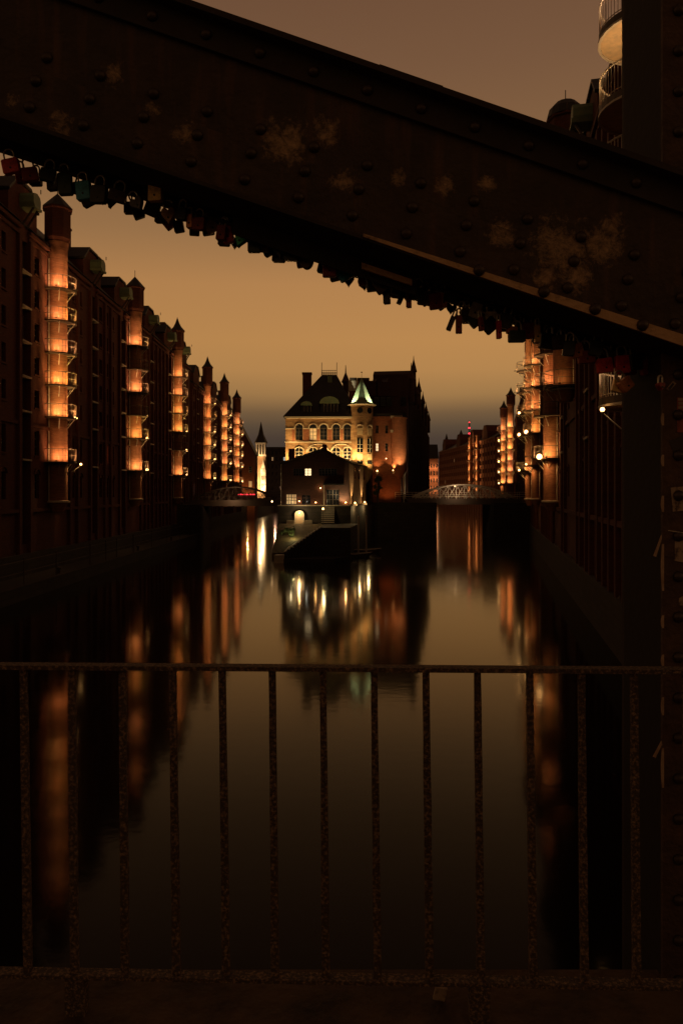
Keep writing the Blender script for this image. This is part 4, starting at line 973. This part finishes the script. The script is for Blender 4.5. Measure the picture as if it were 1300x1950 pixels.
for px_ in (905, 1025, 1120, 1208, 1296):
    x, z = web(px_, bl(px_)-6); inst('rivet', rvm, tb, (x, 2.243, z), (pi/2, 0, 0))
# cable on which the locks hang
rdp = lambda px_: ((px_-650)*2.5/F, 2.5, EYE+(938-(287+.316*px_))*2.5/F)
lock_bar = MB().bar(rdp(-700), rdp(1500), .006, 6)
lock_bar.build('rod', M['steel_plain'], tb)

# post
PX = 1.032
po_ = thing('truss_post', 'dark riveted steel post with torn stickers at the right edge of the picture', 'post', (0,0,0))
M['post_side'] = mat('shaded_post_plate', (.018, .012, .009), .85, bump=.1)  # darker copy of the post steel, shade put into its colour
mbp = MB().box(PX, PX+.5, 2.365, 2.38, 2.0, 13.0)
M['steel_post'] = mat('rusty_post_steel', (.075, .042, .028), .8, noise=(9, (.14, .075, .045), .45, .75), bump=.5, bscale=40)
mbp.build('front_plate', M['steel_post'], po_)
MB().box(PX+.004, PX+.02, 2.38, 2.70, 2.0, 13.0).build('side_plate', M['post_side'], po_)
MB().box(PX+.004, PX+.5, 2.70, 2.72, 2.0, 13.0).build('back_plate', M['steel_plain'], po_)
for z in [3.2 + .13*i for i in range(70)]:
    if 1.2 < z: inst('rivet', rvm, po_, (PX+.05, 2.365, z), (pi/2, 0, 0))
# peeled paint slivers on the post edge
M['flake'] = mat('peeling_paper', (.50, .34, .24), .8, noise=(30, (.3, .18, .11), .4, .7))
M['sticker_white'] = mat('weathered_sticker', (.42, .30, .22), .7, noise=(28, (.10, .06, .04), .5, .62))
M['sticker_red'] = mat('faded_red_sticker', (.40, .09, .05), .7, noise=(22, (.18, .05, .03), .45, .65))
M['sticker_print'] = mat('sticker_print', (.05, .035, .03), .7)
def zp(py): return EYE + (938-py)*2.36/F
def xp(px): return (px-650)*2.36/F
for (pa_, pb2, wd) in ((787, 810, 3), (866, 888, 4), (944, 975, 4), (1036, 1125, 4.5), (1172, 1196, 3), (1247, 1268, 4), (1328, 1362, 4.5), (1425, 1500, 4.5)):
    f_ = MB(); zz0, zz1 = zp(pb2), zp(pa_); hw2 = wd/1.7*.001*1.0
    n_ = 6
    for i in range(n_):
        za_, zb_ = zz0+(zz1-zz0)*i/n_, zz0+(zz1-zz0)*(i+1)/n_; w1 = .0045*sin(pi*(i+.1)/(n_+.2)); w3 = .0045*sin(pi*(i+1.1)/(n_+.2)) if i < n_-1 else .0003
        f_.add([(PX-.004-w1, 2.358, za_), (PX+.002, 2.36, za_), (PX+.002, 2.36, zb_), (PX-.004-w3, 2.358, zb_), (PX-.004-w1, 2.361, za_), (PX+.002, 2.363, za_), (PX+.002, 2.363, zb_), (PX-.004-w3, 2.361, zb_)], [(0,1,2,3),(4,5,6,7),(0,3,7,4),(1,2,6,5)])
    f_.build('paint_flake', M['flake'], po_)
for (a, b_, c, d) in ((1257, 1018, 1241, 1058), (1257, 1410, 1240, 1438)):
    f_ = MB(); x0_, z0_, x1_, z1_ = xp(a), zp(b_), xp(c), zp(d)
    f_.add([(x0_, 2.355, z0_), (x1_-.003, 2.345, z1_), (x1_+.006, 2.345, z1_-.003), (x0_+.002, 2.355, z0_-.012), (x0_, 2.357, z0_), (x1_-.003, 2.347, z1_), (x1_+.006, 2.347, z1_-.003), (x0_+.002, 2.357, z0_-.012)], [(0,1,2,3),(4,5,6,7),(0,1,5,4),(1,2,6,5),(2,3,7,6),(3,0,4,7)])
    f_.build('torn_strip', M['flake'], po_)
def sticker(cx_, cy_, w_, h_, rot, m_, lab, round_=False, shape=None):
    f_ = MB(); a = radians(rot)
    if round_: pts = [(w_/2*cos(2*pi*i/22)*(1+.05*sin(i*2.3)), h_/2*sin(2*pi*i/22)) for i in range(22)]
    elif shape: pts = shape
    else: pts = [(-w_/2,-h_/2),(w_/2,-h_/2),(w_/2,h_/2),(-w_/2,h_/2)]
    pts = [((x*cos(a)-y*sin(a))*2.36/F, (x*sin(a)+y*cos(a))*2.36/F) for x, y in pts]
    f_.prism(pts, -.0012, 0, 'y'); o = f_.build('sticker', M[m_], po_, loc=(xp(cx_), 2.3645, zp(cy_))); o['label'] = lab; return o
s1 = sticker(1278, 735, 20, 8, 50, 'sticker_white', 'small tilted pale sticker with dark lettering')
MB().box(-.011,.011,-.002,-.0013,-.0035,.0035).build('print', M['sticker_print'], s1, rot=(0,-radians(50),0))
s2 = sticker(1298, 790, 18, 66, 0, 'sticker_red', 'faded red and white striped sticker')
for i in range(4): MB().box(-.012,.014,-.002,-.0013,.008+i*.0125,.0165+i*.0125).build('stripe', M['sticker_white'], s2)
sticker(1296, 950, 34, 46, 5, 'sticker_white', 'round weathered sticker')
sticker(1292, 1042, 26, 56, 0, 'sticker_white', 'torn pale poster scrap with pointed top', shape=[(-8,-26),(14,-30),(16,20),(6,28),(1,16),(-4,30),(-7,8)])
sticker(1290, 845, 26, 22, 20, 'sticker_print', 'scratched dark sticker')
sticker(1296, 1145, 14, 18, 10, 'sticker_white', 'scrap of pale sticker under the poster scrap', shape=[(-6,-8),(7,-9),(8,9),(-2,6)])
MB().bar((xp(1270), 2.355, zp(1010)), (xp(1330), 2.355, zp(1020)), .0016, 5).build('wire', M['pale_iron'], po_)

# kerb and deck of the near bridge
M['kerb'] = mat('dark_worn_concrete', (.10, .058, .03), .9, noise=(5, (.026, .017, .012), .4, .7), bump=.8, bscale=24)
M['asphalt'] = mat('asphalt', (.17, .095, .045), .9, noise=(14, (.04, .026, .016), .4, .7), bump=.8, bscale=60)
struct(MB().box(-8, 8, -6, 1.90, 5.3, 5.85).build('bridge_deck', M['asphalt']))
struct(MB().box(-8, 8, 1.90, 2.42, 5.3, 5.93).build('bridge_kerb', M['kerb']))
gi = thing('edge_girder', 'dark steel edge girder below the railing at the bottom of the picture', 'girder', (0,0,0))
MB().box(-8, 8, 2.44, 2.48, 4.9, 5.80).box(-8, 8, 2.42, 2.56, 5.80, 5.825).box(-8, 8, 2.42, 2.56, 4.9, 4.93).build('girder_plate', M['steel_plain'], gi)
for i in range(40): inst('rivet', rvm, gi, (-3.9+.2*i, 2.485, 5.825), (0,0,0))

ra = thing('railing', 'rusty thin barred railing along the near bridge', 'railing', (0, 2.2, 0), radians(-1.6))
zt0, zb0 = 6.975, 6.045
MB().box(-3, 3, -.022, .022, zt0-.007, zt0+.006).build('top_rail', M['rust'], ra)
MB().box(-3, 3, -.02, .02, zb0-.006, zb0+.006).build('bottom_rail', M['rust'], ra)
bar_px = [-157, -60, 38, 132, 230, 327, 422, 518, 615, 712, 810, 907, 1005, 1102, 1200, 1297, 1394]
for i, px_ in enumerate(bar_px):
    x = (px_-650)*2.2/F; rr_ = random.Random(i)
    sh = .011 + rr_.uniform(-.004, .003); bb = MB(); n_ = 9; prev = None
    w2 = .0098
    for k in range(n_+1):
        z = zb0 + .006 + (zt0-zb0-.013)*k/n_; xx = x + sh*(1-k/n_) + rr_.uniform(-.0005,.0005); ww = w2*(1+.22*(1-k/n_)) + rr_.uniform(-.0006,.0006)
        ring = [(xx-ww, -.007, z), (xx+ww, -.007, z), (xx+ww, .007, z), (xx-ww, .007, z)]
        if prev: bb.add(prev+ring, [(0,1,5,4),(1,2,6,5),(2,3,7,6),(3,0,4,7)])
        prev = ring
    bb.build('bar', M['rust'], ra)
for px_ in (142, 910):
    x = (px_-650)*2.2/F; MB().box(x-.03, x+.03, -.02, .02, 5.93, 6.04).build('foot', M['rust'], ra)

# ------------------------------------------------------------------ love locks
LM = {}
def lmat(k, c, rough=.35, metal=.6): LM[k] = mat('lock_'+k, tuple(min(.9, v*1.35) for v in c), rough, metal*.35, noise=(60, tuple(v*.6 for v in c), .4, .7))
lmat('black', (.02, .018, .017)); lmat('brass', (.62, .40, .16), .35, .8); lmat('red', (.66, .04, .04), .3, .2); lmat('darkred', (.26, .035, .03), .4, .3)  # brass lightened, a lamp's reflection put into its colour
lmat('blue', (.05, .30, .46), .35, .3); lmat('green', (.05, .52, .28), .35, .3); lmat('darkgreen', (.04, .06, .04), .4, .3); lmat('steel', (.45, .40, .34), .3, .9)
lmat('bronze', (.34, .19, .08), .4, .7); lmat('copper', (.62, .24, .10), .35, .7); lmat('brown', (.09, .05, .035), .5, .4); lmat('grey', (.12, .11, .11), .4, .6); lmat('cream', (.66, .55, .36), .5, .1)
def px_thing(cx_, cy_, Yl): return Vector(((cx_-650)*Yl/F, Yl, EYE+(938-cy_)*Yl/F))
def lock(cx_, cy_, w_, h_, rot, c, shape='box', lab='', Yl=2.6, shk=1.0, name='padlock', grp='padlocks hanging in a row under the steel beam', dep=.011):
    """cx,cy: body centre. body w x h given as seen; hangs by its shackle"""
    k = Yl/F; p = px_thing(cx_, cy_, Yl)
    o = thing(name, lab, 'padlock', p, 0, grp); o.rotation_euler = (0, -radians(rot), R.uniform(-.25, .25))
    w2, h2 = w_*k/2, h_*k/2
    b_ = MB()
    if shape == 'box':
        c_ = min(w2, h2)*.18
        pts = [(-w2+c_,-h2),(w2-c_,-h2),(w2,-h2+c_),(w2,h2-c_),(w2-c_,h2),(-w2+c_,h2),(-w2,h2-c_),(-w2,-h2+c_)]
        pts = [(x, z) for x, z in pts]
    elif shape == 'heart':
        pts = []
        for i in range(24):
            t_ = 2*pi*i/24; pts.append((w2*sin(t_)**3, h2*(13*cos(t_)-5*cos(2*t_)-2*cos(3*t_)-cos(4*t_))/15.5))
        pts = pts[::-1]
    else: pts = [(w2*cos(2*pi*i/18), h2*sin(2*pi*i/18)) for i in range(18)]
    n = len(pts); e = .93
    vs = [(x*e, -dep, z*e) for x, z in pts] + [(x, -dep*.8, z) for x, z in pts] + [(x, dep*.8, z) for x, z in pts] + [(x*e, dep, z*e) for x, z in pts]
    fs = [tuple(range(n)), tuple(range(4*n-1, 3*n-1, -1))]
    for j in range(3): fs += [(j*n+i, j*n+(i+1) % n, (j+1)*n+(i+1) % n, (j+1)*n+i) for i in range(n)]
    b_.add(vs, fs); b_.build('body', LM[c], o)
    sw = min(w2*.62, .017); sh_ = .030*shk; zt3 = h2*(.98 if shape != 'heart' else .55)
    MB().tube([(-sw, 0, zt3-.004), (-sw, 0, zt3+sh_*.6)] + [(-sw*cos(pi*i/6), 0, zt3+sh_*.6+sw*sin(pi*i/6)) for i in range(1, 6)] + [(sw, 0, zt3+sh_*.6), (sw, 0, zt3-.004)], .0032, 6).build('shackle', LM['steel'], o)
    MB().lathe([(.0035, 0), (.0035, .0015)], (0,0), 8).build('keyhole', LM['black'], o, loc=(0, -dep-.0004, -h2*.35), rot=(pi/2,0,0))
    return o
LK = [
 (22,317,32,28,12,'red','box','shiny red padlock at the far left end of the row'),
 (58,333,30,26,12,'darkred','box','dull dark red padlock second from the left end'),
 (92,334,28,24,-10,'black','box','black padlock between the dull dark red one and the tall olive one'),
 (125,351,26,42,4,'darkgreen','box','tall olive black padlock just left of the blue padlock'),
 (160,364,28,36,5,'blue','box','blue teal padlock near the left end of the row'),
 (189,371,32,34,-5,'black','box','square black padlock touching the right side of the blue padlock'),
 (224,374,32,22,-14,'brown','box','flat brown padlock right of the square black padlock'),
 (262,388,26,30,30,'grey','heart','small dark heart padlock below left of the bright brass padlock'),
 (297,368,28,33,0,'brass','box','bright brass padlock with white edge hanging alone on the beam'),
 (290,398,28,26,-20,'black','box','black padlock directly under the bright brass padlock'),
 (322,410,28,36,5,'bronze','heart','brown heart padlock with metal sheen left of the orange pair'),
 (346,408,20,24,-8,'black','box','narrow black padlock between the heart and the orange brown padlock'),
 (362,422,12,26,0,'copper','box','slim orange brown padlock beside the dark maroon one'),
 (379,427,24,24,-4,'darkred','box','maroon padlock right of the slim orange brown one'),
 (402,432,24,22,38,'bronze','box','bronze padlock tipped on its corner left of the bright red one'),
 (422,444,18,28,-8,'darkred','box','dark red padlock hiding behind the bright red padlock'),
 (434,446,20,36,12,'red','box','bright red padlock beside the green padlock'),
 (460,454,26,34,-22,'green','heart','vivid green rounded padlock right of the bright red one'),
 (484,461,24,40,0,'darkgreen','box','tall dark green padlock just right of the vivid green one'),
 (504,466,20,28,-6,'brown','box','small brown padlock left of the grey heart'),
 (531,474,22,38,12,'grey','heart','grey heart shaped padlock with pointed tip in mid row'),
 (556,484,30,26,-8,'black','box','wide black padlock right of the grey heart'),
 (584,495,26,36,0,'brown','round','round dark padlock with glossy rim in mid row'),
 (608,480,24,14,18,'red','box','thin dull red padlock lying flat above the round dark one'),
 (627,511,26,34,0,'darkred','box','square maroon padlock left of the blue tipped one'),
 (653,518,26,34,32,'blue','box','dark blue padlock tipped on its corner in mid row'),
 (676,515,20,24,-14,'black','box','black padlock between the tipped blue and the wine red one'),
 (693,527,24,34,6,'darkred','box','wine red padlock right of the tipped blue one'),
 (709,541,24,28,10,'black','box','black padlock below right of the wine red one'),
 (724,545,24,26,38,'brown','box','dark padlock tipped on its corner left of the long hanging bar lock'),
 (736,562,13,34,2,'black','box','long narrow black lock hanging like a bar against the sky'),
 (758,552,24,22,-10,'brown','box','small padlock above the crossed keys'),
 (764,566,9,28,-24,'black','box','slanted narrow lock left of the dark finger shaped one'),
 (778,570,10,32,0,'darkred','box','dark finger shaped lock hanging straight down'),
 (793,560,26,24,-10,'black','box','black padlock right of the finger shaped lock'),
 (808,568,26,26,-4,'brown','box','brown padlock left of the copper cylinder lock'),
 (828,574,24,30,8,'darkred','box','dark red padlock beside the copper cylinder lock'),
 (843,572,14,28,0,'copper','box','copper orange cylinder padlock catching light'),
 (860,562,28,30,-16,'black','box','black padlock right of the copper cylinder lock'),
 (858,616,9,28,-22,'black','box','slanted slim lock with a cleft left of the long maroon lock'),
 (873,618,12,34,0,'darkred','box','long maroon lock hanging lowest against the sky'),
 (886,600,18,24,20,'brown','box','small dark lock between the long maroon and the tilted steel lock'),
 (904,592,20,30,-20,'steel','box','tilted steel padlock with glinting edge'),
 (903,608,26,28,40,'black','box','black padlock tipped on its corner under the tilted steel one'),
 (915,617,8,26,6,'darkred','box','thin red key lock between the two tipped black padlocks'),
 (934,604,22,20,0,'cream','box','cream coloured padlock shining against the sky'),
 (932,620,28,26,42,'black','box','black padlock tipped on its corner below the cream one'),
 (949,628,8,34,2,'red','box','thin red lock hanging like a peg with two tips'),
 (962,612,22,28,-14,'black','box','black padlock right of the thin red peg lock'),
 (974,629,20,14,-6,'copper','box','small rust red padlock over the wide dark green one'),
 (983,641,32,22,2,'darkgreen','box','wide low dark green padlock at the edge of the sky'),
 (1004,630,22,30,0,'darkred','box','dark padlock right of the wide green one in front of the lit balconies'),
 (1022,636,10,34,0,'brass','box','slim pale brass padlock in front of the right towers'),
 (1040,650,26,30,-8,'black','box','black padlock right of the slim pale brass one'),
 (1062,652,26,26,8,'brown','box','brown padlock over the lit balcony underside'),
 (1082,664,22,28,-6,'black','box','black padlock left of the cluster of rust red locks'),
 (1097,668,24,26,18,'copper','box','rust red padlock above the wide pink edged one'),
 (1115,680,32,24,6,'darkred','box','wide dark red padlock with bright lower edge'),
 (1134,664,24,28,-12,'black','box','black padlock between the rust red cluster and the glossy red edged one'),
 (1150,696,30,28,10,'red','box','red padlock with gleaming bottom beside the glossy edged one'),
 (1166,684,20,30,-6,'brown','box','brown padlock squeezed between two red padlocks'),
 (1184,694,28,34,4,'red','box','glossy red padlock with bright right edge'),
 (1176,735,22,26,-14,'brass','box','yellow brass padlock hanging lowest by the round balcony'),
 (1190,732,26,24,38,'copper','box','orange red padlock tilted over the yellow brass one'),
 (1208,690,24,30,8,'black','box','black padlock right of the glossy red edged one'),
 (1243,684,32,26,-4,'brass','box','large brass padlock with torn dark sticker next to the post'),
 (1228,700,22,28,14,'darkred','box','dark red padlock between the large brass one and the lower locks'),
]
for (cx_, cy_, w_, h_, rot, c, shp, lab) in LK:
    Yl = 2.42 if c == 'brass' and cx_ == 297 else 2.475 + .05*R.random()
    lock(cx_, cy_, w_, h_, rot, c, shp, lab, Yl=Yl)
rb_ = random.Random(11)
for i in range(46):
    px_ = 30 + 1180*(i+rb_.uniform(.1,.9))/46
    sz = rb_.uniform(17, 26)
    lock(px_, 300+.316*px_ + rb_.uniform(10, 24), sz, sz*rb_.uniform(.95, 1.35), rb_.choice((-14,-6,0,4,10,24,40)), rb_.choice(('black','black','brown','darkgreen','darkred','grey')), rb_.choice(('box','box','box','heart')),
         'small dark padlock half hidden behind the front row of padlocks', Yl=2.545+.03*rb_.random(), grp='dark padlocks behind the front row')
# bar that the lower ones on the right hang from
for (cx_, cy_, w_, h_, rot, c, lab) in ((1256, 735, 14, 16, 0, 'darkred', 'tiny pink red padlock hanging low in front of the post'),):
    lock(cx_, cy_, w_, h_, rot, c, 'heart', lab, Yl=2.3)

o = MB().box(-.018,.018,-.004,.004,0,.045).build('paper_scrap', M['sticker_white'], None, loc=((836-650)*2.25/F, 2.27, 5.935), rot=(.2, .2, 0)); tag(o, 'small yellowish paper scrap on the kerb behind the railing', 'paper scrap')
